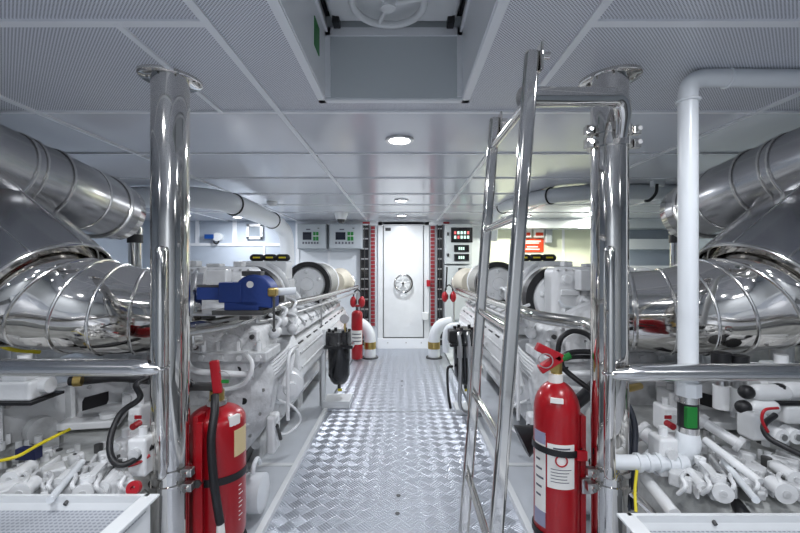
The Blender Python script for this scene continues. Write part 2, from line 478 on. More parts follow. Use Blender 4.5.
# ------------------------------------------------------------ door in the far bulkhead
dx0, dx1, dz0, dz1 = -0.33, 0.345, 0.17, 2.03
d = MB()
for a, b in (((-0.41, 0.0), (dx0, 2.08)), ((dx1, 0.0), (0.43, 2.08)), ((dx0, dz1), (dx1, 2.08)), ((dx0, .12), (dx1, dz0))):
    d.box((a[0], FAR-.05, a[1]), (b[0], FAR, b[1]))
dr = thing('door_1', 'white watertight door with a round handwheel at the end of the walkway', 'door', (0, FAR, 0))
dr['kind'] = 'structure'; del dr['label']; del dr['category']
d.build('door_frame', 'white', dr, bevel=.004)
MB().box((dx0+.01, FAR-.035, dz0+.01), (dx1-.01, FAR, dz1-.01)).build('door_leaf', 'white', dr, bevel=.012)
MB().tube([(dx0+.005, FAR-.04, dz0+.005), (dx0+.005, FAR-.04, dz1-.005), (dx1-.005, FAR-.04, dz1-.005), (dx1-.005, FAR-.04, dz0+.005), (dx0+.005, FAR-.04, dz0+.005)], .006, 8, 0).build('gasket', 'dgrey', dr)
hc = V((0.0, FAR-.10, EYE-.30))
MB().ring((hc.x, FAR-.04, hc.z), (0, 1, 0), .0, .155, .004).build('wheel_plate', 'white', dr)
hw = MB().torus(hc, (0, 1, 0), .135, .013).build('handwheel', 'chrome', dr)
MB().cyl(hc, hc+V((0, .1, 0)), .022).build('shaft', 'chrome', hw)
MB().cyl(hc-V((0, .02, 0)), hc, .02).build('hub', 'dgrey', hw)
for k in range(5):
    a = 2*PI*k/5+.3
    MB().cyl(hc, hc+V((math.cos(a), 0, math.sin(a)))*.135, .009, seg=8).build('spoke', 'white', hw)
MB().torus(hc, (0, 1, 0), .155, .007, a0=-1.4, a1=1.2, seg=20).build('latch_arc', 'black', dr)
MB().box((-.29, FAR-.04, 1.93), (-.20, FAR-.034, 1.98)).build('name_plate', 'black', dr)
for x in (-.25, 0.05, .3):
    MB().cyl((x, FAR-.065, .10), (x, FAR-.05, .10), .012, seg=8).build('bolt', 'satin', dr)
o = MB().box((.385, FAR-.10, EYE-.35), (.445, FAR-.05, EYE-.245)).build('alarm_button', 'redp', bevel=.006)
tag(o, 'small red alarm box on the door frame at the height of the handwheel', 'alarm')
o = MB().cbox((.36, FAR-.09, .54), (.10, .08, .12)).build('junction_box', 'white', bevel=.008)
tag(o, 'small white junction box low on the right of the door frame', 'box')

# cable trays and red terminal strips beside the door
for s, xb0, xb1, xr0, xr1 in ((-1, 360.5, 369.5, 371, 375), (1, 436.5, 442.5, 430.5, 434.5)):
    side = 'left' if s < 0 else 'right'
    X = lambda p: (p-403)/F*FAR
    t = thing('cable_tray', 'black perforated vertical cable tray %s of the white door' % side, 'cable tray', (X(xb0), FAR, 0))
    x0, x1 = X(xb0), X(xb1)
    MB().box((x0, FAR-.03, .05), (x1, FAR, 2.03)).build('tray_back', 'blackg', t)
    MB().box((x0, FAR-.07, .05), (x0+.014, FAR-.03, 2.03)).build('side_rail', 'dgrey', t)
    MB().box((x1-.014, FAR-.07, .05), (x1, FAR-.03, 2.03)).build('side_rail', 'dgrey', t)
    for k in range(12):
        z = .14+k*.165
        MB().box((x0+.014, FAR-.045, z), (x1-.014, FAR-.03, z+.022)).build('rung', 'satin', t)
    MB().box(((x0+x1)/2-.006, FAR-.05, .06), ((x0+x1)/2+.006, FAR-.045, 2.0)).build('cable', 'dgrey', t)
    x0, x1 = X(xr0), X(xr1)
    t = thing('marker_strip', 'tall white strip of small red blocks %s of the white door' % side, 'strip', (x0, FAR, 0))
    MB().box((x0-.012, FAR-.02, .35), (x1+.012, FAR, 2.03)).build('backing', 'lgrey', t)
    for k in range(26):
        z = .37+k*.0635
        MB().box((x0, FAR-.035, z), (x1, FAR-.02, z+.05)).build('red_block', 'redd', t)
    o = MB().box((X(363 if s < 0 else 443), FAR-.06, 2.045), (X(370 if s < 0 else 449), FAR-.05, 2.075)).build('warning_plate', 'redp')
    tag(o, 'tiny red plate above the %s cable tray' % side, 'sign')

# ------------------------------------------------------------ control cabinets
def cabinet(x0, x1, y0, y1, label, scr, lit):
    Y = FAR-.22
    a, b = P(x0, y1, Y), P(x1, y0, Y)
    t = thing('control_cabinet', label, 'cabinet', (a.x, Y, a.z), 'engine control cabinets on the far bulkhead')
    MB().box((a.x, Y+.02, a.z), (b.x, FAR, b.z)).build('body', 'grey', t, bevel=.006)
    MB().box((a.x+.01, Y, a.z+.01), (b.x-.01, Y+.02, b.z-.01)).build('door', 'grey', t, bevel=.004)
    return t, a, b, Y
for (x0, x1, lb) in ((297, 326, 'left one of the two grey engine control cabinets'), (329, 362, 'right one of the two grey engine control cabinets, nearer the door')):
    t, a, b, Y = cabinet(x0, x1, 223.5, 249, lb, 0, 0)
    w_, h_ = b.x-a.x, b.z-a.z
    def rect(u0, v0, u1, v1, name, m, dy=.006):
        MB().box((a.x+w_*u0, Y-dy, a.z+h_*v0), (a.x+w_*u1, Y+.002, a.z+h_*v1)).build(name, m, t)
    rect(.2, .36, .5, .66, 'display', 'screen')
    for i in range(2):
        for j in range(2): rect(.56+i*.1, .33+j*.18, .64+i*.1, .49+j*.18, 'key_pad', 'green')
    rect(.56, .50, .76, .525, 'indicator_row', 'printw', .008)
    for i in range(6): rect(.19+i*.1, .20, .24+i*.1, .28, 'button', 'print')
    rect(.32, .74, .46, .79, 'maker_plate', 'print'); rect(.71, .80, .77, .83, 'lock', 'dgrey', .01)
t = thing('control_cabinet', 'tall light cabinet with one large and two small lit screens right of the door', 'cabinet', P(444, 291, FAR-.2))
Y = FAR-.22
a, b = P(445, 264, Y), P(472, 224, Y)
MB().box((a.x, Y, a.z), (b.x, FAR, b.z)).build('body', 'lgrey', t, bevel=.008)
a2, b2 = P(445, 320, Y), P(472, 265.5, Y)
MB().box((a2.x, Y+.02, a2.z), (b2.x, FAR, b2.z)).build('lower_door', 'lgrey', t, bevel=.008)
def scr(x0, y0, x1, y1, k):
    a, b = P(x0, y1, Y), P(x1, y0, Y)
    f = MB().box((a.x, Y-.012, a.z), (b.x, Y, b.z)).build('screen', 'blackg', t, bevel=.003)
    g = (b-a)
    for r in range(2 if k else 1):
        for c in range(5 if k else 3):
            zz = a.z+g.z*(.25+.3*r) if k else a.z+g.z*.3
            xx = a.x+g.x*((.14+.15*c) if k else (.3+.14*c))
            MB().box((xx, Y-.014, zz), (xx+g.x*.10, Y-.012, zz+g.z*(.2 if k else .4))).build('readout', 'lcdr' if (r+c) % 4 == 1 and k else 'lcd', f)
scr(451, 227.5, 472.5, 242.5, 1); scr(454, 245, 469, 252, 0); scr(454, 254, 469, 261, 0)
MB().cbox(P(448, 234, Y-.01), (.025, .02, .05)).build('latch', 'blackg', t)
MB().cbox(P(448, 255, Y-.01), (.025, .02, .05)).build('latch', 'blackg', t)
MB().cbox(P(462, 273, Y), (.12, .03, .16)).build('switch', 'blackg', t, bevel=.006)

# dome camera
c = P(341, 209, 5.55); c.z = CEIL
t = thing('dome_camera', 'white dome security camera with a dark eye under the ceiling', 'camera', c)
MB().prof(c, (0, 0, -1), [(0, .095), (.03, .095), (.06, .08), (.10, .07)]).build('housing', 'white', t)
MB().ball(c-V((0, 0, .10)), .058).build('lens_dome', 'blackg', t)
c = P(272, 205, 4.6); c.z = CEIL
t = tag(MB().prof(c, (0, 0, -1), [(0, .06), (.02, .06), (.035, .045), (.05, .04)]).build('smoke_detector', 'white'), 'small white detector on the ceiling beside the left duct bend', 'detector')

# left far recess: vent, emergency unit
a, b = P(246.5, 239, FAR-.05), P(262.5, 224, FAR-.05)
t = thing('wall_vent', 'square white framed vent in the far left recess', 'vent', (a.x, FAR, a.z))
fr = MB()
for q in (((a.x, a.z), (b.x, a.z+.04)), ((a.x, b.z-.04), (b.x, b.z)), ((a.x, a.z), (a.x+.04, b.z)), ((b.x-.04, a.z), (b.x, b.z))):
    fr.box((q[0][0], FAR-.05, q[0][1]), (q[1][0], FAR, q[1][1]))
fr.build('frame', 'white', t)
MB().box((a.x+.03, FAR-.01, a.z+.03), (b.x-.03, FAR, b.z-.03)).build('louver', 'glass', t)
c = P(218, 237, FAR-.05)
t = thing('emergency_unit', 'small white round device with a blue label on the far left wall', 'sensor', (c.x, FAR, c.z))
MB().cyl((c.x, FAR-.09, c.z), (c.x, FAR, c.z), .07).build('body', 'white', t)
MB().box((c.x-.2, FAR-.10, c.z-.03), (c.x-.05, FAR-.02, c.z+.04)).build('label_plate', 'bluep', t)
MB().torus((c.x-.02, FAR-.07, c.z-.07), (0, 1, 0), .04, .012, a0=PI, a1=2*PI+.3, seg=10).build('hook', 'black', t)

# red warning sign and two boxes in the pale green bay
a, b = P(521.5, 252, FAR-.02), P(543.5, 238.5, FAR-.02)
t = thing('warning_sign', 'orange red warning sign with white lines of text right of the ladder', 'sign', (a.x, FAR, a.z))
MB().box((a.x, FAR-.02, a.z), (b.x, FAR-.002, b.z)).build('plate', 'orange', t)
g = b-a
for v, u0, u1 in ((.76, .1, .88), (.62, .16, .8), (.34, .25, .75), (.16, .18, .82)):
    MB().box((a.x+g.x*u0, FAR-.023, a.z+g.z*v), (a.x+g.x*u1, FAR-.02, a.z+g.z*(v+.09))).build('text_line', 'printw', t)
for x0, x1, lb in ((522.5, 532, 'left one of the two white and red boxes above the red sign'), (534, 545, 'right one of the two white and red boxes above the red sign')):
    a, b = P(x0, 237.5, FAR-.1), P(x1, 225, FAR-.1)
    t = thing('alarm_box', lb, 'alarm', (a.x, FAR, a.z), 'alarm boxes in the pale green bay')
    MB().box((a.x, FAR-.1, a.z), (b.x, FAR, b.z)).build('housing', 'printw', t, bevel=.02)
    MB().box((a.x+.03, FAR-.105, a.z+.03), (b.x-.03, FAR-.1, a.z+.08)).build('red_band', 'orange', t)
    MB().box((a.x+.05, FAR-.105, b.z-.06), (b.x-.05, FAR-.1, b.z-.03)).build('red_band', 'orange', t)
o = MB().box(P(546, 243, FAR-.12), P(550, 224, FAR)).build('wall_housing', 'grey', bevel=.02)
tag(o, 'narrow grey housing beside the alarm boxes', 'box')

# ------------------------------------------------------------ downlights and the added fill lamps
for (x, y, k, tint, lb) in LIGHTS:
    t = thing('ceiling_light', lb, 'light', (x, y, CEIL), 'recessed ceiling downlights')
    MB().ring((x, y, CEIL-.006), (0, 0, 1), .062, .082, .012).build('trim_ring', 'satin', t)
    MB().cyl((x, y, CEIL-.008), (x, y, CEIL-.001), .062).build('diffuser', 'ledw', t)
    ld = bpy.data.lights.new('downlight', 'AREA'); ld.shape = 'DISK'; ld.size = .13
    ld.energy = LAMP*k; ld.color = (0.93, 0.955, 1.0) if not tint else (1.0, 1.0, .86)
    lo = bpy.data.objects.new('downlight', ld); col.objects.link(lo)
    lo.location = (x, y, CEIL-.02); lo.parent = t; lo.matrix_parent_inverse = Matrix.Translation(-V(t.location))

# ============================================================ EXHAUSTS
def bands(mb_parent, pts, r, fr, m='band', bw=.006):
    path = catmull(pts, 16)
    for f in fr:
        i = int(f*(len(path)-1)); p = path[i]; d = path[min(i+1, len(path)-1)]-path[max(0, i-1)]
        MB().torus(p, d, r+.002, bw, seg=36, rs=8).build('clamp_band', m, mb_parent)

def exhaust(s):
    mx = lambda x: x if s < 0 else 806-x
    side = 'left' if s < 0 else 'right'
    Q = lambda x, y, Y: P(mx(x), y, Y)
    t = thing('exhaust_pipe', 'huge polished %s exhaust elbow with clamp bands coming out of a wide jacket' % side, 'exhaust pipe', Q(195, 308, 2.1))
    px_ = lambda v: V((v[0]*(1 if s < 0 else -1), v[1], v[2])).normalized()
    n0 = px_((.79, -.15, -.60))
    C = Q(49, 295, 1.80)
    def loft(rings, name, m, par, seg=56, sub=6, capend=True):
        mb = MB(); out = []
        N = len(rings)
        cs = catmull([r[0] for r in rings], sub) if sub else [r[0] for r in rings]
        rows = []
        for i, c in enumerate(cs):
            k = min(i//sub, N-2) if sub else i
            f = (i-k*sub)/sub if sub else 0
            r = rings[k][1]+(rings[min(k+1, N-1)][1]-rings[k][1])*f
            nn = (V(rings[k][2])*(1-f)+V(rings[min(k+1, N-1)][2])*f).normalized()
            rows.append((c, r, nn))
        a = None
        for c, r, nn in rows:
            if a is None: a, b = frame_of(nn)
            else: a = (a-nn*a.dot(nn)).normalized()
            b = a.cross(nn).normalized()
            out.append([mb.bm.verts.new(c+(a*math.cos(2*PI*k/seg)+b*math.sin(2*PI*k/seg))*r) for k in range(seg)])
        for i in range(len(out)-1):
            for k in range(seg):
                mb.bm.faces.new((out[i][k], out[i][(k+1) % seg], out[i+1][(k+1) % seg], out[i+1][k]))
        if capend: mb.bm.faces.new(out[-1])
        return mb.build(name, m, par), rows
    er = [(C+n0*-.05, .240, n0), (C+n0*.05, .236, n0), (Q(86, 305, 1.86), .226, px_((.93, .02, -.36))),
          (Q(116, 309, 1.92), .215, px_((.97, .15, -.2))), (Q(150, 311, 2.03), .207, px_((.93, .35, -.08))), (Q(204, 309, 2.22), .2, px_((.92, .40, 0)))]
    _, rows = loft(er, 'elbow', 'chrome', t)
    for k in (8, 13, 18, 23, 27, 29):
        c, r, nn = rows[k]
        MB().torus(c, nn, r+.002, .0065 if k < 25 else .012, seg=48, rs=8).build('clamp_band', 'band', t)
    # wide insulated jacket mitred onto the elbow
    C2 = Q(-60, 205, 1.97)
    d2 = (C-C2).normalized()
    jr = [(C2-d2*.25, .31, d2), (C2, .31, d2), (C2.lerp(C, .5), .305, (d2*.75+n0*.25).normalized()), (C-n0*.05, .288, (d2*.2+n0*.8).normalized()), (C, .281, n0)]
    j, jrows = loft(jr, 'jacket', 'steel', t, 64, 6, False)
    loft([(C, .281, n0), (C-n0*.03, .265, n0), (C-n0*.035, .235, n0)], 'inner_rim', 'chrome', t, 64, 0, False)
    MB().torus(C, n0, .282, .007, seg=64, rs=8).build('lip_ring', 'band', t)
    for k in range(9):
        an = 2*PI*k/9+.25
        pts_ = []
        a = None
        for c, r, nn in jrows:
            if a is None: a, b = frame_of(nn)
            else: a = (a-nn*a.dot(nn)).normalized()
            b = a.cross(nn).normalized()
            pts_.append(c+(a*math.cos(an)+b*math.sin(an))*(r+.001))
        MB().tube(pts_, .0028, 6, 0).build('seam', 'satin', j)
    # upper straight pipe behind
    t2 = thing('exhaust_pipe', 'polished %s exhaust pipe running under the ceiling behind the big elbow' % side, 'exhaust pipe', Q(128, 213, 2.6))
    up = [Q(-60, 140, 1.66), Q(0, 166, 1.9), Q(60, 190, 2.2), Q(110, 210, 2.62)]
    MB().tube(up, [.17, .18, .19, .195], 40, 10).build('pipe', 'steel', t2)
    bands(t2, up, .183, (.36, .42))
    bands(t2, up, .190, (.58, .78))
    bands(t2, up, .196, (.93,), bw=.012)
    c = up[-1]; dd = (up[-1]-up[-2]).normalized()
    MB().prof(c, dd, [(0, .195), (.07, .19), (.10, .15)]).build('end_cap', 'chrome', t2)
    for k in (0, 1):
        pass
    # vertical pipe behind
    p = Q(135 if s < 0 else 129, 300, 2.9)
    t3 = thing('riser_pipe', 'slim polished vertical pipe with black rubber sleeve behind the %s exhaust' % side, 'pipe', (p.x, p.y, .8))
    MB().cyl((p.x, p.y, .8), (p.x, p.y, 1.62 if s < 0 else 1.7), .043).build('pipe', 'chrome', t3)
    MB().cyl((p.x, p.y, 1.53), (p.x, p.y, 1.59), .05).build('rubber_sleeve', 'black', t3)
    MB().cyl((p.x, p.y, 1.60), (p.x, p.y, 1.64), .052).build('clamp', 'chrome', t3)
exhaust(-1); exhaust(1)

# ============================================================ PILLARS, RAILINGS, LADDER
def pillar(s):
    side = 'left' if s < 0 else 'right'
    px, Y = (-.895, 1.54) if s < 0 else (.795, 1.54)
    t = thing('pillar', 'mirror polished steel pillar from floor to ceiling at the %s of the walkway' % side, 'pillar', (px, Y, -.25))
    MB().cyl((px, Y, -.25), (px, Y, CEIL), .067, seg=40).build('shaft', 'chrome', t)
    q = MB().prof((0, 0, 0), (0, 0, 1), [(0, .095), (.004, .10), (.014, .10)], 44)
    bmesh.ops.scale(q.bm, verts=q.bm.verts, vec=(.95, 1.15, 1))
    bmesh.ops.rotate(q.bm, verts=q.bm.verts, cent=(0, 0, 0), matrix=Matrix.Rotation(s*math.radians(38), 3, 'Z'))
    bmesh.ops.translate(q.bm, verts=q.bm.verts, vec=(px+s*.01, Y+.02, CEIL-.014))
    fl = q.build('ceiling_flange', 'chrome', t)
    for k in range(6):
        a = 2*PI*k/6+.3
        MB().cyl((px+.08*math.cos(a), Y+.082*math.sin(a), CEIL-.018), (px+.08*math.cos(a), Y+.082*math.sin(a), CEIL-.012), .006, seg=6).build('bolt', 'chrome', fl)
    # pipe clamp with its bolt lugs low on the pillar
    z = EYE-(482-265)/F*Y
    for zz in (z, z+.055):
        cl = MB().ring((px, Y, zz), (0, 0, 1), .066, .074, .022, 40).build('clamp', 'chrome', t)
        MB().cbox((px-s*.085, Y-.03, zz), (.035, .03, .03)).build('lug', 'satin', cl, bevel=.003)
        MB().cyl((px-s*.085, Y-.06, zz), (px-s*.085, Y-.02, zz), .009, seg=10).build('bolt', 'chrome', cl)
    # guard rail that runs outboard from the pillar
    rz = EYE-(367.5-265)/F*1.44 if s < 0 else EYE-(372.5-265)/F*1.44
    g = thing('guard_rail', 'thick polished horizontal guard rail running outboard from the %s pillar' % side, 'railing', (px, 1.44, rz))
    ex = px+s*.05
    MB().tube([(-.868 if s < 0 else .742, 1.43, rz-.004), (ex+s*.0, 1.42, rz), (ex+s*.12, 1.44, rz), (s*2.6, 1.44, rz)], [.018, .026, .031, .031], 20, 6).build('rail', 'guard', g)
    qx = -.868 if s < 0 else .742
    MB().capsule((qx, 1.435, .60), (qx, 1.435, 1.44), .020, 16).build('post', 'chrome', g)
    for zz in (1.40, .66):
        MB().cyl((qx, 1.44, zz), (px, 1.52, zz), .012).build('stand_off', 'chrome', g)
    MB().torus((qx, 1.435, rz), (0, 0, 1), .022, .006, seg=20).build('collar', 'chrome', g)
    MB().tube([(px+s*.02, 1.43, .56), (px+s*.06, 1.40, .52), (px+s*.13, 1.36, .45)], .014, 10, 4).build('brace', 'chrome', g)
    # handrail past the engine
    h = thing('hand_rail', 'polished hand rail that bends round the end of the %s engine' % side, 'railing', (s*.93, 2.5, 1.07))
    if s < 0: pts = [(-.95, 1.62, 1.075), (-1.04, 1.88, 1.062), (-.90, 2.14, 1.070), (-.90, 2.5, 1.08), (-.80, 3.9, 1.06), (-.66, 5.75, 1.055)]
    else: pts = [(.86, 1.62, 1.075), (.93, 2.02, 1.068), (.79, 2.30, 1.07), (.735, 2.52, 1.08), (.745, 3.9, 1.06), (.745, 5.85, 1.055)]
    MB().tube(pts[:4], .036, 20, 8).build('thick_rail', 'railm', h)
    MB().tube(pts[2:], [.028]*4, 16, 8).build('rail', 'railm', h)
    p2 = [V(p)-V((0, 0, .075)) for p in pts[2:]]
    MB().tube([V(pts[3]), p2[1]+V((0, .1, 0)), p2[2], p2[3]], .012, 12, 6).build('lower_rail', 'satin', h)
    for q in (pts[4], pts[5]):
        MB().cyl((q[0], q[1], 0.0), q, .014).build('post', 'satin', h)
    MB().ball(pts[3], .036).build('joint', 'chrome', h)
    return px, Y
pillar(-1); rpx, rpy = pillar(1)

t = thing('grab_rail', 'thick polished bar bridging the ladder top and the right pillar', 'railing', (.35, 1.25, 2.0))
zt = EYE+(265-97)/F*1.36
zb = lambda Y: EYE+(265-97)/F*Y
MB().tube([(.365, 1.22, zb(1.22)), (.50, 1.28, zb(1.28)), (.68, 1.36, zb(1.36)), (.745, 1.385, zb(1.375)), (.775, 1.41, zt-.035), (.785, 1.44, zt-.11)], [.031, .031, .031, .031, .028, .02], 24, 8).build('bar', 'chrome', t)
for zz in (zt-.06, zt-.11):
    c_ = MB().ring((rpx, rpy, zz), (0, 0, 1), .066, .078, .028, 40).build('clamp', 'chrome', t)
    for sx in (-1, 1):
        MB().cbox((rpx+sx*.09, rpy-.02, zz), (.03, .03, .035)).build('lug', 'chrome', c_, bevel=.004)
        MB().cyl((rpx+sx*.09, rpy-.05, zz), (rpx+sx*.09, rpy+.01, zz), .009, seg=8).build('bolt', 'satin', c_)

# ladder: rails lean towards the hatch
def lad(Y, z):  # z relative to the eye
    return V((.303+.075*z, Y, EYE+z))
t = thing('ladder', 'tall polished steel ladder leaning up to the ceiling hatch', 'ladder', (.21, 1.3, 0))
for Y, zt_, r, nm in ((1.07, .575, .0205, 'near'), (1.50, .555, .0185, 'far')):
    b0, b1 = lad(Y, -1.37), lad(Y, zt_)
    o = MB().poly([b0+V((-.02, -.014, 0)), b0+V((.02, -.014, 0)), b0+V((.02, .014, 0)), b0+V((-.02, .014, 0))], b1-b0).build('side_rail', 'chrome', t, bevel=.0125)
    MB().cyl(lad(Y, -1.37), lad(Y, -1.34), r+.012).build('foot', 'black', t)
    c = lad(Y, zt_-.03)
    h = MB().box(c+V((.018, -.022, -.03)), c+V((.026, .022, .045))).build('hook_plate', 'chrome', t, bevel=.004)
    MB().cyl(c+V((.022, -.0, .015)), c+V((.048, .0, .015)), .010, seg=12).build('hook_pin', 'chrome', h)
for k in range(7):
    z = .44-.307*k
    if z < -1.36: break
    MB().cyl(lad(1.07, z), lad(1.50, z), .0125, seg=16).build('rung', 'chrome', t)

# ============================================================ ENGINES
def engine(s):
    side = 'left' if s < 0 else 'right'
    t = thing('marine_engine', 'huge white marine diesel engine on the %s of the walkway' % side, 'engine', (s*1.6, 3.9, -.25))
    X = lambda a: s*a
    rnd = random.Random(11+s)
    def bx(a0, a1, y0, y1, z0, z1, name, m='engine', bev=.012, lab=None):
        return MB().box((X(a0), y0, z0), (X(a1), y1, z1)).build(name, m, t, bevel=bev, label=lab)
    def pr(poly, y0, y1, name, m='engine', bev=.012):
        return MB().prism([(X(a), z) for a, z in poly], 'y', y0, y1).build(name, m, t, bevel=bev)
    pr([(.96, .27), (.90, .32), (.86, .60), (.98, .78), (2.2, .78), (2.38, .6), (2.34, .28), (2.3, .27)], 2.55, 5.5, 'crankcase', 'engine', .03)
    pr([(1.10, -.05), (.96, .27), (2.3, .27), (2.1, -.05)], 2.6, 5.4, 'oil_pan_shade', 'dgrey', .02, )  # dark colour stands in for the shade under the crankcase
    for y0 in (2.8, 3.8, 4.8):
        bx(1.0, 1.12, y0, y0+.2, -.25, .12, 'mounting_foot', 'cast')
    # long side cover with lengthwise grooves
    cv = pr([(.90, .825), (.81, .80), (.775, .74), (.755, .54), (.86, .42), (.98, .42), (.98, .825)], 2.95, 5.45, 'side_cover', 'engine', .015)
    for a, z in ((.770, .71), (.760, .60), (.80, .49)):
        MB().cyl((X(a), 3.0, z), (X(a), 5.4, z), .009, seg=8).build('rib', 'cast', cv)
    for k in range(9):
        MB().cbox((X(.792), 3.1+k*.26, .775), (.012, .13, .010)).build('slot', 'dgrey', cv)
    MB().cyl((X(.90), 2.9, .33), (X(.90), 5.4, .33), .055, seg=16).build('coolant_pipe', 'engine', t)
    MB().cyl((X(.96), 2.6, .20), (X(.96), 5.2, .20), .03, seg=12).build('oil_pipe', 'cast', t)
    # cylinder bank covers, tilted
    R45 = Matrix.Rotation(s*math.radians(38), 3, 'Y')
    for k in range(8):
        y = 3.12+k*.265
        vc = MB().prism([(X(a), z) for a, z in ((.795, .845), (.80, .885), (.835, .94), (.90, .975), (1.02, .985), (1.05, .845))], 'y', y-.127, y+.12).build('cylinder_cover', 'engine', t, bevel=.014)
        for q in (-.09, .09):
            MB().cyl((X(.81), y+q, .90), (X(.79), y+q, .915), .010, seg=8).build('bolt', 'satin', vc)
        MB().tube([(X(.83), y-.125, .86), (X(.80), y-.128, .90), (X(.87), y-.128, .965), (X(.93), y-.125, .985)], .010, 8, 4).build('fuel_pipe', 'cast', t)
    for k in range(8):
        y = 3.12+k*.265
        MB().tube([(X(1.02), y, 1.03), (X(1.08), y+.03, 1.09), (X(1.16), y+.03, 1.08), (X(1.22), y, .98)], .034, 12, 4).build('intake_runner', 'engine', t)
    # outboard bank, seen over the top only
    pr([(1.9, .78), (2.05, 1.10), (2.32, 1.0), (2.35, .78)], 2.9, 5.4, 'outboard_bank', 'engine', .03)
    bx(1.15, 2.0, 2.95, 5.4, .72, 1.12, 'top_block', 'engine', .03)
    MB().cyl((X(1.45), 3.0, 1.18), (X(1.45), 5.3, 1.18), .12, seg=24).build('intake_manifold', 'engine', t)
    MB().cyl((X(1.8), 3.0, 1.16), (X(1.8), 5.3, 1.16), .11, seg=24).build('intake_manifold', 'engine', t)
    # front upper housings
    fhs = bx(1.03, 1.62, 2.74, 2.96, .93, 1.36, 'front_housing', 'engine', .05)
    for (a, z, r_) in ((1.12, 1.27, .03), (1.12, 1.05, .026), (1.24, 1.12, .04), (1.34, 1.28, .035), (1.48, 1.02, .03)):
        MB().prof((X(a), 2.745, z), (0, -1, 0), [(0, r_*1.3), (.012, r_*1.3), (.015, r_), (.035, r_*.9)], 18).build('boss', 'engine', fhs)
    for (a0, z0, a1, z1) in ((1.08, 1.16, 1.5, 1.20), (1.2, .98, 1.22, 1.34), (1.38, .98, 1.40, 1.34)):
        MB().box((X(a0), 2.728, z0), (X(a1), 2.745, z1)).build('web', 'engine', fhs, bevel=.006)
    MB().tube([(X(1.05), 2.70, 1.13), (X(1.10), 2.69, 1.09), (X(1.24), 2.68, 1.075), (X(1.3), 2.72, 1.08)], .011, 8, 5).build('dip_pipe', 'pvc', fhs)
    for k in range(9):
        MB().cyl((X(1.06+.055*k), 2.735, 1.335-.0*k), (X(1.06+.055*k), 2.75, 1.335), .008, seg=6).build('bolt', 'satin', fhs)
    for (a, w_, h_) in ((1.16, .06, .035), (1.33, .10, .02), (1.47, .05, .04)):
        MB().cbox((X(a), 2.84, 1.36+h_/2), (w_, .08, h_)).build('top_fitting', 'cast', fhs, bevel=.006)
    bx(1.66, 2.15, 2.55, 3.1, .95, 1.31, 'front_housing', 'cast', .04)
    MB().cyl((X(1.52), 2.60, 1.17), (X(1.52), 2.76, 1.17), .12, seg=28).build('round_cover', 'engine', t)
    for k in range(6):
        a = 2*PI*k/6
        MB().cyl((X(1.52)+.1*math.cos(a), 2.585, 1.17+.1*math.sin(a)), (X(1.52)+.1*math.cos(a), 2.605, 1.17+.1*math.sin(a)), .009, seg=6).build('bolt', 'cast', t)
    bx(1.17, 1.36, 2.64, 2.74, 1.20, 1.34, 'sensor_box', 'engine', .01)
    # air cleaners
    for (a, y0, y1, z, r, nm) in ((1.0, 4.2, 4.82, 1.17, .235, 'far'), (1.16, 2.98, 3.16, 1.12, .245, 'near')):
        ac = MB().cyl((X(a), y0+.06, z), (X(a), y1, z), r*.94, seg=40).build('air_cleaner', 'mesh', t, label='air cleaner with a grey mesh drum and black rim')
        MB().ring((X(a), y0+.05, z), (0, 1, 0), r*.78, r, .10, 40).build('black_rim', 'black', ac)
        MB().prof((X(a), y0+.10, z), (0, -1, 0), [(0, r*.8), (.07, r*.8), (.12, r*.7), (.13, r*.3), (.15, r*.28)], 36).build('white_cap', 'engine', ac)
        for k in range(5):
            an = 2*PI*k/5+.4
            MB().ball((X(a)+r*.55*math.cos(an), y0-.02, z+r*.55*math.sin(an)), .022, seg=10).build('boss', 'engine', ac)
        MB().torus((X(a), y1, z), (0, 1, 0), r*.93, .014).build('clamp_band', 'engine', ac)
        MB().tube([(X(a), y1, z), (X(a), y1+.08, z), (X(a+.05), y1+.18, z-.03), (X(a+.16), y1+.24, z-.08)], [r*.8, r*.66, .11, .10], 24, 5).build('intake_elbow', 'engine', ac)
    # insulated turbo outlet at the far end
    MB().tube([(X(.88), 5.1, 1.15), (X(.84), 5.35, 1.17), (X(.80), 5.6, 1.12)], [.14, .16, .12], 24, 5).build('insulated_turbo', 'tan', t)
    MB().torus((X(.80), 5.6, 1.12), (-s*.1, 1, -.1), .12, .014).build('turbo_band', 'band', t)
    bx(.92, 1.5, 5.1, 5.6, .85, 1.05, 'aft_housing', 'engine', .03)
    # turbo / thermostat group
    MB().ball((X(1.27), 3.72, 1.20), .17, (1, 1, .85)).build('turbo_housing', 'cast', t)
    MB().tube([(X(1.12), 3.75, 1.05), (X(1.10), 3.7, 1.22), (X(1.2), 3.62, 1.33), (X(1.38), 3.62, 1.33)], .055, 16, 6).build('crossover_pipe', 'engine', t)
    bx(1.02, 1.46, 3.50, 3.70, 1.22, 1.405, 'thermostat_housing', 'engine', .02)
    bx(.98, 1.30, 3.46, 3.64, 1.06, 1.25, 'thermostat_base', 'cast', .02)
    for k in range(4):
        MB().cyl((X(1.06+k*.115), 3.485, 1.31), (X(1.06+k*.115), 3.50, 1.31), .022, seg=14).build('plug', 'cast', t)
    MB().tube([(X(1.0), 3.44, 1.10), (X(.97), 3.36, 1.2), (X(1.02), 3.3, 1.32), (X(1.15), 3.42, 1.38)], .022, 12, 5).build('vent_pipe', 'engine', t)
    for k in range(3):
        MB().capsule((X(1.02+k*.115), 3.62, 1.435), (X(1.02+k*.115+.13), 3.60, 1.435), .033, 12).build('sleeve', 'black', t, label='black sleeve marked with yellow letters')
        MB().cbox((X(1.08+k*.115), 3.575, 1.437), (.06, .012, .014)).build('yellow_mark', 'yellow', t)
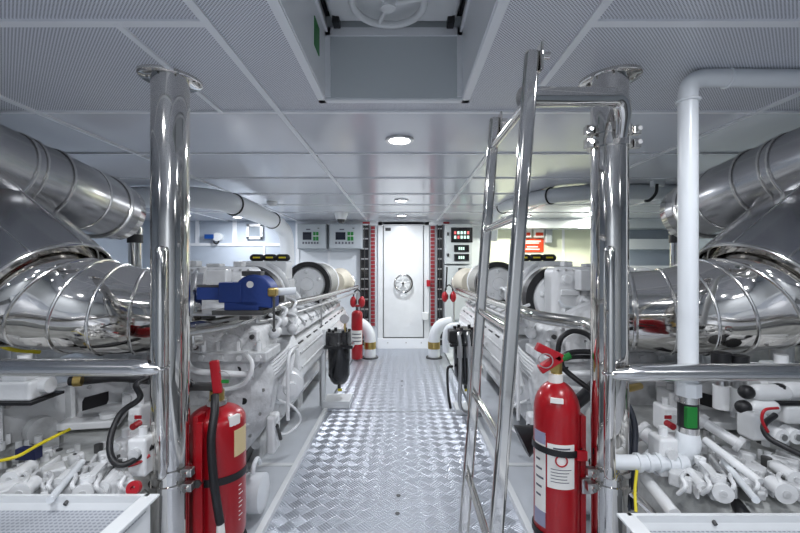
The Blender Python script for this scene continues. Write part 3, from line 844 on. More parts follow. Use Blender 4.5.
    # small fittings along the top edge
    for k in range(60):
        y = 2.6+rnd.random()*2.6; a = 1.0+rnd.random()*1.0
        z = 1.28 if a > 1.3 else 1.08
        if y < 3.0 and a < 1.25: continue
        q = rnd.random()
        if q < .4: MB().cyl((X(a), y, z-.12), (X(a), y, z+.05+rnd.random()*.03), .02+rnd.random()*.02, seg=12).build('fitting', 'cast', t)
        elif q < .7: MB().cbox((X(a), y, z), (.08+rnd.random()*.06, .08+rnd.random()*.08, .10)).build('small_cover', 'engine', t, bevel=.01)
        else: MB().tube([(X(a), y, z-.05), (X(a-.03), y+.05, z+.04), (X(a-.05), y+.16, z+.05), (X(a-.03), y+.25, z-.06)], .014, 8, 4).build('pipe', 'engine', t)
    # flywheel bell housing facing the camera
    fc = V((X(1.38), 2.42, .60))
    fh = MB().prof(fc+V((0, .2, 0)), (0, -1, 0), [(0, .56), (.10, .56), (.14, .54), (.17, .50), (.22, .47), (.25, .38)], 56).build('flywheel_housing', 'cast', t)
    for k in range(22):
        a = 2*PI*k/22
        MB().cyl(fc+V((.52*math.cos(a), .04, .52*math.sin(a))), fc+V((.52*math.cos(a), .075, .52*math.sin(a))), .012, seg=6).build('bolt', 'satin', fh)
    for a, r in ((.35, .42), (-.1, .43), (.8, .42), (2.3, .42), (2.79, .42)):
        an = a if s < 0 else PI-a
        MB().cyl(fc+V((r*math.cos(an), -.035, r*math.sin(an))), fc+V((r*math.cos(an), -.0, r*math.sin(an))), .02, seg=14).build('bolt_hole', 'black', fh)
    for k in range(10):
        a = 2*PI*k/10+.2
        MB().cbox(fc+V((.42*math.cos(a), -.015, .42*math.sin(a))), (.14, .05, .022), Matrix.Rotation(-a, 3, 'Y')).build('web', 'cast', fh, bevel=.006)
    # gear case top with half round dome and studs
    MB().prof((X(1.02), 2.40, .86), (0, 1, 0), [(0, .15), (.015, .17), (.3, .17)], 36).build('gear_case', 'cast', t)
    MB().prof((X(1.36), 2.36, .94), (0, 1, 0), [(0, .13), (.015, .15), (.3, .15)], 36).build('gear_case', 'cast', t)
    bx(.80, 1.75, 2.33, 2.62, .80, .86, 'gear_flange', 'cast', .01)
    for k in range(8):
        MB().cyl((X(.84+k*.11), 2.315, .83), (X(.84+k*.11), 2.34, .83), .018, seg=6).build('bolt', 'engine', t)
    for k in range(7):
        an = PI*(.05+k*.15)
        MB().cyl((X(1.02)+.14*math.cos(an), 2.385, .86+.14*math.sin(an)), (X(1.02)+.14*math.cos(an), 2.402, .86+.14*math.sin(an)), .012, seg=6).build('bolt', 'satin', t)
        MB().cyl((X(1.36)+.115*math.cos(an), 2.345, .94+.115*math.sin(an)), (X(1.36)+.115*math.cos(an), 2.362, .94+.115*math.sin(an)), .010, seg=6).build('bolt', 'satin', t)
    MB().cyl((X(1.02), 2.375, .90), (X(1.02), 2.41, .90), .06, seg=30).build('cover_disc', 'cast', t)
    MB().torus((X(1.36), 2.36, .94), (0, 1, 0), .08, .012).build('cover_ring', 'cast', t)
    MB().tube([(X(.92), 2.33, .86), (X(.86), 2.28, .80), (X(.90), 2.26, .70), (X(1.05), 2.28, .66), (X(1.2), 2.27, .70)], .014, 10, 6).build('harness', 'engine', t)
    MB().tube([(X(1.25), 2.28, .86), (X(1.18), 2.25, .78), (X(1.0), 2.25, .76), (X(.86), 2.3, .74)], .018, 10, 6).build('oil_line', 'engine', t)
    for (a, z, w_) in ((1.18, .90, .07), (.86, .96, .05), (1.5, .88, .08)):
        MB().cbox((X(a), 2.31, z), (w_, .05, .06)).build('small_cover', 'cast', t, bevel=.008)
        MB().cyl((X(a), 2.27, z), (X(a), 2.29, z), .014, seg=8).build('plug', 'dgrey', t)
    for k in range(6):
        MB().cyl((X(.86+k*.12), 2.38, .86), (X(.86+k*.12), 2.38, .915), .015, seg=8).build('stud', 'engine', t)
    # pump, brackets and hoses on the aisle side
    MB().prof((X(.86), 2.86, .53), (-s*.6, -.75, -.1), [(0, .13), (.07, .13), (.08, .11), (.11, .10), (.12, .05), (.15, .045)], 32).build('water_pump', 'engine', t)
    MB().tube([(X(.83), 2.75, .75), (X(.76), 2.72, .78), (X(.75), 2.66, .70), (X(.78), 2.62, .58)], .022, 12, 5).build('pump_pipe', 'engine', t)
    for k in range(6):
        MB().tube([(X(.80), 2.9+k*.02, .86-k*.016), (X(.79), 2.70, .80-k*.022), (X(.86), 2.52, .74-k*.024), (X(.98), 2.46, .70-k*.02)], .009, 8, 6).build('fuel_line', 'engine', t)
    MB().tube([(X(.84), 2.72, .45), (X(.74), 2.72, .40), (X(.72), 2.80, .28), (X(.80), 2.72, .22), (X(.86), 2.62, .30)], .009, 8, 6).build('drain_line', 'engine', t)
    bx(.80, .86, 2.50, 2.62, .18, .42, 'bracket', 'engine', .02)
    MB().cyl((X(.795), 2.52, .36), (X(.795), 2.60, .24), .012, seg=8).build('lever', 'dgrey', t)
    for (a, y, z) in ((.83, 2.55, .92), (.83, 2.70, .97), (.80, 2.85, .90), (.84, 2.98, 1.0)):
        MB().capsule((X(a), y, z), (X(a), y+.11, z+.02), .035, 14).build('injector_pump', 'cast', t)
        MB().tube([(X(a), y+.05, z+.03), (X(a-.02), y+.08, z+.09), (X(a+.06), y+.12, z+.12)], .012, 8, 4).build('pipe', 'engine', t)
    # front stand frame of bent white pipe
    MB().tube([(X(.72), 2.50, .40), (X(.72), 2.50, .72), (X(.72), 2.53, .80), (X(.72), 2.62, .82), (X(.74), 2.8, .80)], .012, 10, 5).build('vent_pipe', 'engine', t)
    # raw water stub beside the walkway
    st = MB().prof((X(1.10), 2.18, .13), (-s, 0, 0), [(0, .10), (.18, .10), (.19, .115), (.22, .115), (.225, .10), (.34, .10), (.35, .075)], 32).build('strainer_body', 'pvc', t)
    MB().torus((X(.80), 2.18, .26), (1, 0, 0), .05, .012, a0=0, a1=PI, seg=12).build('handle', 'pvc', st)
    MB().torus((X(.86), 2.18, .13), (1, 0, 0), .103, .006).build('clamp_band', 'black', st)
engine(-1); engine(1)

# ============================================================ GEARBOXES (foreground, outboard of the pillars)
def G(x, y, z):
    Y = (EYE-z)*F/(y-265)
    return V(((x-403)/F*Y, Y, z))
def gearbox(s):
    side = 'left' if s < 0 else 'right'
    t = thing('gearbox', 'white cast gearbox with ribs and pipes behind the %s tray' % side, 'gearbox', (s*1.6, 1.8, 0))
    mx = lambda x: x if s < 0 else 806-x
    g = lambda x, y, z: G(mx(x), y, z)
    rnd = random.Random(5+s)
    MB().prism([(s*1.02, .0), (s*1.0, .50), (s*1.05, .58), (s*2.6, .58), (s*2.7, .45), (s*2.7, 0)], 'y', 1.30, 2.28).build('case', 'cast_shade', t, bevel=.03)  # base darkened in colour to deepen the shade between parts
    # raised cover
    MB().poly([g(55, 432, .60), g(118, 428, .60), (g(132, 408, .60)), g(92, 408, .60)], (0, 0, .035)).build('cover_plate', 'engine', t, bevel=.008)
    MB().poly([g(20, 478, .595), g(112, 470, .595), g(128, 440, .595), g(70, 440, .595)], (0, 0, .02)).build('lower_cover', 'cast_shade', t, bevel=.008)
    c = g(108, 417, .64)
    MB().cyl(c, c+V((0, 0, .02)), .035).build('filler_cap', 'engine', t)
    # ribs and cylinders that run diagonally forward
    for (x0, y0, x1, y1, w_, h_) in ((4, 486, 40, 462, .030, .035), (16, 494, 60, 462, .012, .03), (44, 502, 80, 468, .030, .03), (70, 500, 96, 464, .012, .04), (28, 500, 58, 476, .028, .03),
                                     (90, 502, 112, 468, .028, .03), (108, 500, 126, 466, .012, .035), (-10, 500, 14, 484, .03, .03), (-20, 478, 30, 456, .012, .03)):
        p, q = g(x0, y0, .60), g(x1, y1, .60)
        n_ = (q-p).cross(V((0, 0, 1))).normalized()*w_/2
        MB().poly([p-n_, p+n_, q+n_, q-n_], (0, 0, h_)).build('rib', 'cast', t, bevel=.008)
    for (x0, y0, x1, y1, r) in ((12, 478, 30, 466, .022), (22, 492, 34, 483, .026), (84, 492, 100, 470, .024), (58, 484, 68, 474, .018), (104, 486, 116, 472, .016)):
        p, q = g(x0, y0, .64), g(x1, y1, .64)
        MB().cyl(p, q, r, seg=20).build('cylinder', 'engine', t)
        MB().cyl(p-(q-p).normalized()*.012, p, r*1.25, seg=20).build('end_flange', 'engine', t)
        MB().cyl(p-(q-p).normalized()*.015, p-(q-p).normalized()*.011, r*.45, seg=14).build('bore', 'cast', t)
    for k in range(46):
        x = -5+rnd.random()*135; y = 440+rnd.random()*58
        p = g(x, y, .60)
        rr = .006+rnd.random()*.011
        MB().cyl(p, p+V((0, 0, .02+rnd.random()*.03)), rr, seg=rnd.choice((6, 14))).build('bolt', rnd.choice(('engine', 'cast', 'satin', 'dgrey')), t)
    for k in range(16):
        x = 5+rnd.random()*120; y = 450+rnd.random()*48
        p = g(x, y, .60)
        MB().cbox(p+V((0, 0, .02)), (.03+rnd.random()*.05, .03+rnd.random()*.05, .05), Matrix.Rotation(s*.75, 3, 'Z')).build('boss', 'cast', t, bevel=.008)
    for k in range(5):
        x = 20+k*24
        MB().tube([g(x, 470, .61), g(x+8, 476, .66), g(x+4, 486, .66), g(x+12, 494, .62)], .007, 8, 5).build('pipe', 'engine', t)
    MB().cyl(g(50, 500, .66), g(82, 462, .66), .011, seg=12).build('dip_rod', 'pvc', t)
    # eye lever
    p, q = g(88, 482, .66), g(106, 463, .66)
    MB().poly([p+V((-.012, 0, 0)), p+V((.012, 0, 0)), q+V((.012, 0, 0)), q+V((-.012, 0, 0))], (0, 0, .012)).build('lever', 'engine', t)
    MB().ring(p+V((0, 0, .01)), (0, 0, 1), .009, .022, .02, 18).build('lever_eye', 'engine', t)
    MB().ring(q+V((0, 0, .01)), (0, 0, 1), .007, .018, .02, 18).build('lever_eye', 'engine', t)
    # actuator group next to the pillar
    for (x, y, w_, h_, d_) in ((136, 402, .08, .09, .12), (141, 425, .06, .12, .1), (143, 465, .07, .14, .08), (126, 446, .07, .05, .10), (146, 388, .10, .06, .10)):
        c_ = g(x, y, .63)+V((0, 0, h_*.3))
        b_ = MB().cbox(c_, (w_, d_, h_)).build('actuator', 'engine', t, bevel=.012)
        MB().cyl(c_+V((0, -d_/2-.015, h_*.15)), c_+V((0, -d_/2+.005, h_*.15)), w_*.28, seg=20).build('port', 'cast', b_)
        MB().cyl(c_+V((0, 0, h_*.5)), c_+V((0, 0, h_*.5+.03)), w_*.22, seg=14).build('stud', 'engine', b_)
    for (x, y, l, m) in ((136, 425, .013, 'redp'),):
        MB().cyl(g(x, y, .72)-V((0, .02, 0)), g(x, y, .72)+V((0, .02, 0)), l).build('red_cap', m, t)
    MB().cbox(g(147, 412, .72)-V((0, .06, 0)), (.03, .003, .015)).build('red_label', 'redp', t)
    p = g(134, 488, .665)
    if s < 0:
        MB().ring(p, (0, -1, .4), .007, .021, .016, 20).build('red_handle', 'redp', t)
        MB().cyl(p, p+V((-.005, -.02, -.05)), .008).build('red_stem', 'redp', t)
    return t
gearbox(-1); gearbox(1)

# foundation girders outboard
def girder(s):
    side = 'left' if s < 0 else 'right'
    mx = lambda x: x if s < 0 else 806-x
    t = thing('engine_bearer', 'heavy white bearer beam outboard of the %s gearbox' % side, 'beam', (s*2, 1.9, .5))
    # runs from near-outboard to far-inboard
    a, b = P(mx(-60), 432, 1.58), P(mx(150), 382, 2.32)
    d = (b-a); d.z = 0; d.normalize(); nrm = V((d.y, -d.x, 0))
    if nrm.y > 0: nrm = -nrm
    top_a, top_b = P(mx(-60), 414, 1.58), P(mx(150), 369, 2.32)
    zt = .785
    pa, pb = V((a.x, a.y, 0)), V((b.x, b.y, 0))
    MB().poly([pa+V((0, 0, .45)), pb+V((0, 0, .45)), pb+V((0, 0, zt)), pa+V((0, 0, zt))], -nrm*.03).build('web', 'engine', t, bevel=.004)
    MB().poly([pa+nrm*.03+V((0, 0, zt)), pb+nrm*.03+V((0, 0, zt)), pb-nrm*.22+V((0, 0, zt)), pa-nrm*.22+V((0, 0, zt))], (0, 0, .02)).build('flange', 'engine', t, bevel=.004)
    L = (pb-pa).length
    for f in (.18, .50, .86):
        p = pa+d*L*f
        MB().poly([p+V((0, 0, .45)), p+nrm*.07+V((0, 0, .45)), p+nrm*.05+V((0, 0, zt)), p+V((0, 0, zt))], d*.02).build('stiffener', 'engine', t, bevel=.004)
    # slot
    p = pa+d*L*.66+nrm*.004
    MB().poly([p-d*.06+V((0, 0, .635)), p+d*.05+V((0, 0, .635)), p+d*.06+V((0, 0, .655)), p+d*.06+V((0, 0, .70)), p-d*.05+V((0, 0, .70)), p-d*.06+V((0, 0, .68))], -nrm*.003).build('slot', 'black', t)
    p = pa+d*L*.36+nrm*.03
    MB().cyl(p+V((0, 0, .62)), p+nrm*.05+V((0, 0, .62)), .06, seg=28).build('round_boss', 'cast', t)
    for k in range(10):
        q = pa+d*L*(.05+k*.095)+nrm*.005+V((0, 0, .50 if k % 2 else .75))
        MB().cyl(q, q+nrm*.012, .01, seg=6).build('bolt', 'satin', t)
    # rubber engine mount
    c = P(mx(25), 384, 1.70); c.z = .80
    m = thing('engine_mount', 'white engine mount block on the %s bearer beam' % side, 'mount', c)
    MB().cbox(c+V((0, 0, .006)), (.20, .16, .012)).build('rubber_pad', 'black', m)
    MB().cbox(c+V((0, 0, .05)), (.16, .13, .08)).build('block', 'engine', m, bevel=.012)
    MB().cyl(c+V((-.11, 0, .06)), c+V((.11, 0, .06)), .032).build('cross_bolt', 'engine', m)
    MB().cbox(c+V((0, 0, .12)), (.11, .11, .07)).build('head', 'engine', m, bevel=.012)
    MB().cyl(c+V((0, 0, .14)), c+V((0, 0, .19)), .025).build('stud', 'engine', m)
girder(-1); girder(1)

# low clutter behind the guard rails: pipes and filters under the exhausts
def under_exhaust(s):
    side = 'left' if s < 0 else 'right'
    mx = lambda x: x if s < 0 else 806-x
    Q = lambda x, y, Y: P(mx(x), y, Y)
    t = thing('coolant_pipe', 'bundle of white coolant pipes below the %s exhaust' % side, 'pipe', Q(60, 375, 2.4))
    MB().tube([Q(-30, 372, 2.3), Q(40, 371, 2.4), Q(90, 368, 2.5), Q(150, 366, 2.6)], .05, 16, 5).build('main_pipe', 'engine', t)
    MB().tube([Q(-30, 352, 2.8), Q(40, 356, 2.8), Q(150, 352, 2.9)], .06, 16, 5).build('upper_pipe', 'cast', t)
    for x in (20, 70, 110):
        MB().torus(Q(x, 371.5, 2.4+x*.0016), (1, .1, 0), .052, .008, seg=20).build('clamp', 'band', t)
    o = MB().tube([Q(60, 376, 2.12), Q(80, 374, 2.1), Q(120, 376, 2.06), Q(152, 374, 2.0)], .03, 14, 5).build('rubber_hose', 'black')
    tag(o, 'thick black hose under the %s guard rail' % side, 'hose')
    t = thing('oil_filter', 'pair of pale filter canisters under the %s exhaust' % side, 'filter', Q(20, 365, 2.5))
    for x in (-2, 24):
        c = Q(x, 362, 2.6)
        MB().cyl(c, c+V((0, 0, .2)), .06).build('canister', 'cast', t)
        MB().cyl(c+V((0, 0, .2)), c+V((0, 0, .25)), .045).build('lid', 'dgrey', t)
under_exhaust(-1); under_exhaust(1)
o = MB().tube([P(70, 381, 1.78), P(95, 379, 1.8), P(118, 377, 1.82), P(150, 380, 1.84)], .021, 14, 5).build('rubber_hose', 'black')
tag(o, 'black hose running level just below the left guard rail towards the pillar', 'hose')
o = MB().cyl(P(74, 381, 1.74), P(82, 380.5, 1.75), .024).build('brass_ring', 'brass')
tag(o, 'brass coupling ring on the level black hose under the left guard rail', 'fitting')
# filter group under the right exhaust, behind the green banded pipe
for i, (x, y, lb) in enumerate(((721, 385, 'steel hose coupling with black top, left one of the pair behind the green banded pipe'), (739, 388, 'steel hose coupling with black top, right one of the pair behind the green banded pipe'))):
    c = P(x, y, 1.72)
    t = thing('hose_coupling', lb, 'coupling', c, 'hose couplings behind the green banded pipe')
    MB().cyl(c-V((0, 0, .10)), c+V((0, 0, .0)), .03).build('socket', 'engine', t)
    MB().cyl(c, c+V((0, 0, .09)), .026).build('sleeve', 'satin', t)
    MB().torus(c+V((0, 0, .05)), (0, 0, 1), .027, .004).build('ring', 'band', t)
    MB().cyl(c+V((0, 0, .09)), c+V((0, 0, .14)), .036).build('hose_end', 'black', t)
t = thing('valve_block', 'white valve block with stacked cylinders and black caps at the far right', 'valve', P(765, 420, 1.6))
for (x, y, L) in ((770, 392, .17), (762, 407, .13), (800, 390, .15)):
    c = P(x, y, 1.62)
    MB().capsule(c-V((L/2, 0, 0)), c+V((L/2, 0, 0)), .032, 16).build('cylinder', 'engine', t)
    MB().capsule(c-V((L/2+.04, 0, 0)), c-V((L/2-.02, 0, 0)), .028, 14).build('cap', 'black', t)
MB().cbox(P(752, 424, 1.6), (.07, .08, .11)).build('block', 'engine', t, bevel=.015)
MB().cbox(P(790, 412, 1.66), (.11, .08, .08)).build('block', 'engine', t, bevel=.015)
for x in (783, 797):
    c = P(x, 437, 1.52)
    MB().cyl(c, c+V((0, .05, 0)), .028).build('knob', 'engine', t)
    MB().cyl(c-V((0, .008, 0)), c, .012).build('knob_centre', 'satin', t)
o = MB().tube([P(775, 415, 1.5), P(764, 425, 1.46), P(768, 437, 1.44), P(785, 447, 1.4), P(808, 458, 1.36)], .010, 10, 6).build('cable_harness', 'black')
tag(o, 'black ribbed cable harness lying at the far right of the gearbox', 'cable')
o = MB().tube([P(778, 408, 1.45), P(765, 410, 1.44), P(762, 420, 1.44), P(768, 432, 1.44)], .005, 8, 6).build('red_cable', 'redp')
tag(o, 'thin red cable above the black harness at the far right', 'cable')
t = thing('hose_nipple', 'black rubber hose end bending down on a white pipe behind the right tray', 'hose', P(735, 505, 1.3))
a, b, c = P(700, 478, 1.50), P(725, 497, 1.38), P(736, 504, 1.33)
MB().cyl(a, b, .023).build('pipe', 'engine', t)
MB().tube([b, c, P(742, 512, 1.28), P(745, 516, 1.275)], .02, 14, 5).build('rubber_end', 'black', t)
MB().torus(b, b-a, .023, .004).build('clamp', 'band', t)
for (x0, y0, x1, y1, r, lb) in ((645, 478, 675, 515, .021, 'bare white pipe stub slanting down behind the right tray, nearest the pillar'), (705, 440, 760, 482, .014, 'long slim white pipe slanting across the right gearbox')):
    o = MB().cyl(P(x0, y0, 1.5), P(x1, y1, 1.30), r).build('slanted_pipe', 'engine'); tag(o, lb, 'pipe')
for (x, y, r, lb, Y) in ((671, 483, .035, '', 1.5),):
    pass
for k, (x0, y0, x1, y1, r, lb) in enumerate(((640, 430, 668, 452, .030, 'stubby white flanged duct beside the green banded pipe'), (700, 420, 742, 446, .020, 'white pipe behind the green banded pipe, upper one of the slanting pair'), (776, 470, 806, 500, .020, 'white pipe at the picture edge above the right tray'))):
    a, b = P(x0, y0, 1.72-.1*k), P(x1, y1, 1.62-.1*k)
    t = thing('flanged_pipe', lb, 'pipe', a)
    MB().cyl(a, b, r).build('pipe', 'engine', t)
    MB().cyl(a, a+(b-a).normalized()*.02, r*1.5).build('flange', 'cast', t)
    MB().cyl(b-(b-a).normalized()*.02, b, r*1.5).build('flange', 'cast', t)
# yellow and black cables and the harness on the left gearbox
o = MB().tube([P(-5, 462, 1.4), P(18, 456, 1.42), P(40, 444, 1.5), P(70, 429, 1.6)], .006, 8, 6).build('yellow_cable', 'yellow')
tag(o, 'yellow cable crossing the left gearbox', 'cable')
o = MB().tube([P(147, 378, 1.6), P(136, 385, 1.55), P(140, 398, 1.52), P(122, 412, 1.5), P(112, 432, 1.46), P(110, 452, 1.42), P(117, 464, 1.4), P(131, 462, 1.42), P(152, 446, 1.48)], .011, 10, 6).build('cable_harness', 'black')
tag(o, 'black cable harness looping down beside the left pillar', 'cable')
o = MB().tube([P(150, 455, 1.46), P(140, 462, 1.44), P(128, 466, 1.42)], .006, 8, 6).build('orange_cable', 'redp')
tag(o, 'short red cable beside the left pillar', 'cable')
o = MB().cbox(P(29, 453, 1.50), (.075, .03, .04)).build('data_plate', 'navy')
tag(o, 'dark blue plate low on the left gearbox', 'plate')
o = MB().tube([P(20, 400, 1.5), P(-4, 395, 1.5)], .03, 14, 0).build('rubber_elbow', 'black') if 0 else None
o = MB().tube([P(-8, 342, 1.9), P(10, 349, 1.9), P(26, 351, 1.95), P(40, 352, 2.0)], .010, 8, 5).build('yellow_cable', 'yellow')
tag(o, 'yellow cable end under the left exhaust above the guard rail', 'cable')

# ============================================================ TRAYS IN THE LOWER CORNERS
def tray(s):
    side = 'left' if s < 0 else 'right'
    z = .655 if s < 0 else .632
    xi = -.79 if s < 0 else .665
    t = thing('drip_tray', 'white perforated tray in the lower %s corner of the picture' % side, 'tray', (xi, 1.0, z-.1))
    yf = 1.25 if s < 0 else 1.19
    xo = s*2.2
    MB().box((xi, .5, z-.045), (xo, yf-.02, z-.04)).build('sheet', 'sheet', t)
    MB().poly([(xi, yf, z), (xo, yf, z), (xo, yf-.02, z-.035), (xi, yf-.02, z-.035)], (0, .0, -.012)).build('back_flange', 'white', t)
    MB().box((xi, yf-.012, z-.14), (xo, yf, z)).build('back_wall', 'white', t)
    MB().box((xi, .5, z-.14), (xi+s*.02, yf, z-.001)).build('side_wall', 'white', t)
    MB().box((xi-s*.03, .5, z-.006), (xi+s*.012, yf, z)).build('side_lip', 'white', t)
    for k in range(3):
        x = xi+s*(.25+k*.35)
        MB().cyl((x, yf-.02, z-.022), (x, yf-.005, z-.015), .006, seg=8).build('rivet', 'dgrey', t)
tray(-1); tray(1)

# ============================================================ WHITE PIPES
t = thing('plastic_pipe', 'white vertical drain pipe with an elbow under the ceiling, right of the right pillar', 'pipe', P(688, 300, 1.5))
Yp = 1.5
MB().tube([P(830, 79, Yp), P(740, 78, Yp), P(712, 78, Yp), P(699, 79, Yp), P(690, 85, Yp), P(688, 98, Yp), P(688, 130, Yp), P(688, 388, Yp)], .033, 20, 8).build('pipe', 'pvc', t)
MB().torus(P(727, 78, Yp), (1, 0, 0), .034, .005).build('collar', 'pvc', t)
MB().torus(P(688, 101, Yp), (0, 0, 1), .035, .006).build('collar', 'pvc', t)
MB().cyl(P(688, 395, Yp), P(688, 382, Yp), .043, seg=8).build('union_nut', 'pvc', t)
MB().cyl(P(688, 402, Yp), P(688, 395, Yp), .036).build('steel_clamp', 'band', t)
gb = MB().cyl(P(688, 426, Yp), P(688, 402, Yp), .034).build('rubber_coupling', 'black', t)
MB().box(P(680.5, 425, Yp)+V((0, -.036, 0)), P(691, 404, Yp)+V((0, -.005, 0))).build('green_label', 'green', t, bevel=.004)
MB().cyl(P(688, 433, Yp), P(688, 426, Yp), .036).build('steel_clamp', 'band', t)
MB().tube([P(688, 432, Yp), P(687, 444, Yp), P(677, 456, Yp+.02), P(655, 462, Yp+.1)], [.036, .045, .05, .05], 20, 6).build('elbow', 'pvc', t)
# black hanger
MB().tube([P(727, 86, Yp), P(733, 80, Yp), P(735, 68, Yp), P(733, 60, Yp-.0)], .005, 8, 5).build('hanger_strap', 'black', t)
t = thing('ribbed_pipe', 'short white ribbed pipe running from behind the right pillar to the gearbox', 'pipe', P(650, 463, 1.45))
MB().cyl(P(612, 462, 1.45), P(686, 463, 1.45), .026).build('pipe', 'pvc', t)
for x in (636, 646, 656, 666, 676):
    MB().cyl(P(x, 462.5, 1.45), P(x+3.5, 462.5, 1.45), .033).build('rib', 'pvc', t)

def ceiling_duct(s):
    side = 'left' if s < 0 else 'right'
    mx = lambda x: x if s < 0 else 806-x
    Q = lambda x, y, Y: P(mx(x), y, Y)
    m = 'pvc' if s < 0 else 'duct'
    t = thing('ceiling_duct', 'fat pale duct curving under the ceiling above the %s engine' % side, 'duct', Q(235, 205, 3.7))
    r = .095 if s < 0 else .085
    pts = [Q(100, 198, 3.7), Q(180, 197, 3.62), Q(215, 200, 3.62), Q(238, 206, 3.85), Q(262, 216, 4.6), Q(278, 224, 5.2), Q(286, 236, 5.5), Q(288, 265, 5.6)]
    if s > 0: r = .07; pts = [Q(100, 192, 3.7), Q(180, 192, 3.62), Q(225, 193, 3.62), Q(262, 197, 3.85), Q(296, 204, 4.6), Q(306, 210, 5.2), Q(312, 220, 5.5), Q(314, 240, 5.6)]
    MB().tube(pts, [r]*8, 24, 6).build('duct', m, t)
    bands(t, pts, r+.002, (.41, .66), 'black', .008)
    if s > 0:
        o = thing('pipe_hook', 'black hook hanging from the ceiling beside the right duct', 'hook', P(655, 186, 3.2))
        MB().tube([P(657, 184, 3.2), P(656, 193, 3.2), P(650, 200, 3.2), P(645, 201, 3.2)], .012, 8, 5).build('hook', 'black', o)
        MB().box(P(654, 186, 3.2), P(661, 181, 3.25)).build('bracket', 'duct', o)
ceiling_duct(-1); ceiling_duct(1)

for s, x0, Y, lb in ((-1, 370, 5.9, 'white bent hose standing on the floor left of the door'), (1, 434, 5.9, 'white bent hose standing on the floor right of the door')):
    t = thing('vent_pipe', lb, 'pipe', (P(x0, 358, Y).x, Y, 0))
    m = lambda d: x0-s*d*-1
    pts = [P(x0, 358, Y), P(x0, 345, Y), P(x0+s*1, 334, Y), P(x0+s*7, 325, Y), P(x0+s*18, 322, Y)]
    pts[0].z = 0
    MB().tube(pts, .085, 20, 6).build('pipe', 'pvc', t)
    MB().cyl((pts[0].x, Y, 0), (pts[0].x, Y, .02), .12).build('floor_flange', 'dgrey', t)
    MB().cyl((pts[0].x, Y, .14), (pts[0].x, Y, .24), .09).build('clamp', 'brass', t)
    if s > 0:
        o = MB().tube([P(446, 352, 5.6), P(446, 335, 5.6), P(450, 327, 5.6), P(462, 326, 5.6)], .05, 16, 5).build('vent_pipe', 'pvc')
        tag(o, 'slimmer white bent pipe behind the black filter on the right', 'pipe')

# ============================================================ FUEL FILTERS
def fuel_filter(s):
    side = 'left' if s < 0 else 'right'
    cx = -.63 if s < 0 else .585
    Y = 3.95 if s < 0 else 3.75
    t = thing('fuel_filter', 'tall black filter canister %s' % ('on a white post and shelf, left of the walkway' if s < 0 else 'behind two steel hoses, right of the walkway'), 'filter', (cx, Y, 0))
    z0, z1 = EYE-(383-265)/F*Y, EYE-(330-265)/F*Y
    zc = z0+(z1-z0)*.10
    MB().prof((cx, Y, z0), (0, 0, 1), [(0, .06), (.03, .085), (.06, .095), (.08, .105), (.36, .112)], 32).build('bowl', 'blackg', t)
    MB().prof((cx, Y, z0+.36), (0, 0, 1), [(0, .125), (.03, .13), (.05, .12), (.12, .12), (.155, .115)], 32).build('head', 'blackg', t)
    MB().cbox((cx-.04, Y, z0+.44), (.24, .16, .12)).build('inlet_block', 'black', t, bevel=.015)
    MB().box((cx-.16, Y-.13, z0+.36), (cx+.15, Y+.06, z0+.395)).build('clamp_plate', 'blackg', t, bevel=.012)
    for k in range(6):
        a = 2*PI*k/6
        MB().cyl((cx+.1*math.cos(a), Y+.1*math.sin(a), z0+.5), (cx+.1*math.cos(a), Y+.1*math.sin(a), z0+.535), .016, seg=8).build('bolt', 'blackg', t)
    MB().cyl((cx, Y, z0-.05), (cx, Y, z0+.01), .015).build('drain_stem', 'dgrey', t)
    MB().cbox((cx+.01, Y-.02, z0-.06), (.04, .02, .02)).build('drain_tap', 'yellow', t)
    if s < 0:
        px = cx-.135
        MB().box((px-.018, Y-.11, -.25), (px+.018, Y-.07, EYE-(328-265)/F*Y)).build('post', 'white', t, bevel=.003)
        MB().box((px, Y-.14, .0), (cx+.12, Y+.1, .07)).build('shelf', 'white', t, bevel=.006)
        c = V((cx-.0, Y-.03, EYE-(323-265)/F*Y))
        MB().cyl((cx+.06, Y-.03, z0+.5), (cx+.06, Y-.03, z0+.62), .01).build('gauge_stem', 'brass', t)
        MB().cyl((cx+.06, Y-.06, z0+.64), (cx+.06, Y-.0, z0+.64), .045).build('gauge', 'satin', t)
    else:
        for i, xx in enumerate((460, 469)):
            yy = Y-.17
            x = (xx-403)/F*yy
            p = MB().tube([(x+.03, Y-.05, z1-.02), (x-.01, yy, z1-.01), (x, yy, z1-.1), (x+.003, yy, .35), (x, yy, .12), (x+.05, yy, .05), (x+.14, yy+.02, .03)], .017, 12, 6).build('steel_hose', 'satin', t)
            MB().cyl((x, yy, z1-.22), (x, yy, z1-.12), .026, seg=8).build('hose_fitting', 'satin', p)
        MB().box((cx-.1, Y-.1, 0), (cx+.2, Y+.1, .05)).build('shelf', 'white', t, bevel=.006)
        MB().tube([(cx-.12, Y, .42), (cx-.17, Y-.03, .40), (cx-.17, Y-.08, .2), (cx-.15, Y-.1, .06)], .012, 10, 5).build('drain_hose', 'black', t)
fuel_filter(-1); fuel_filter(1)

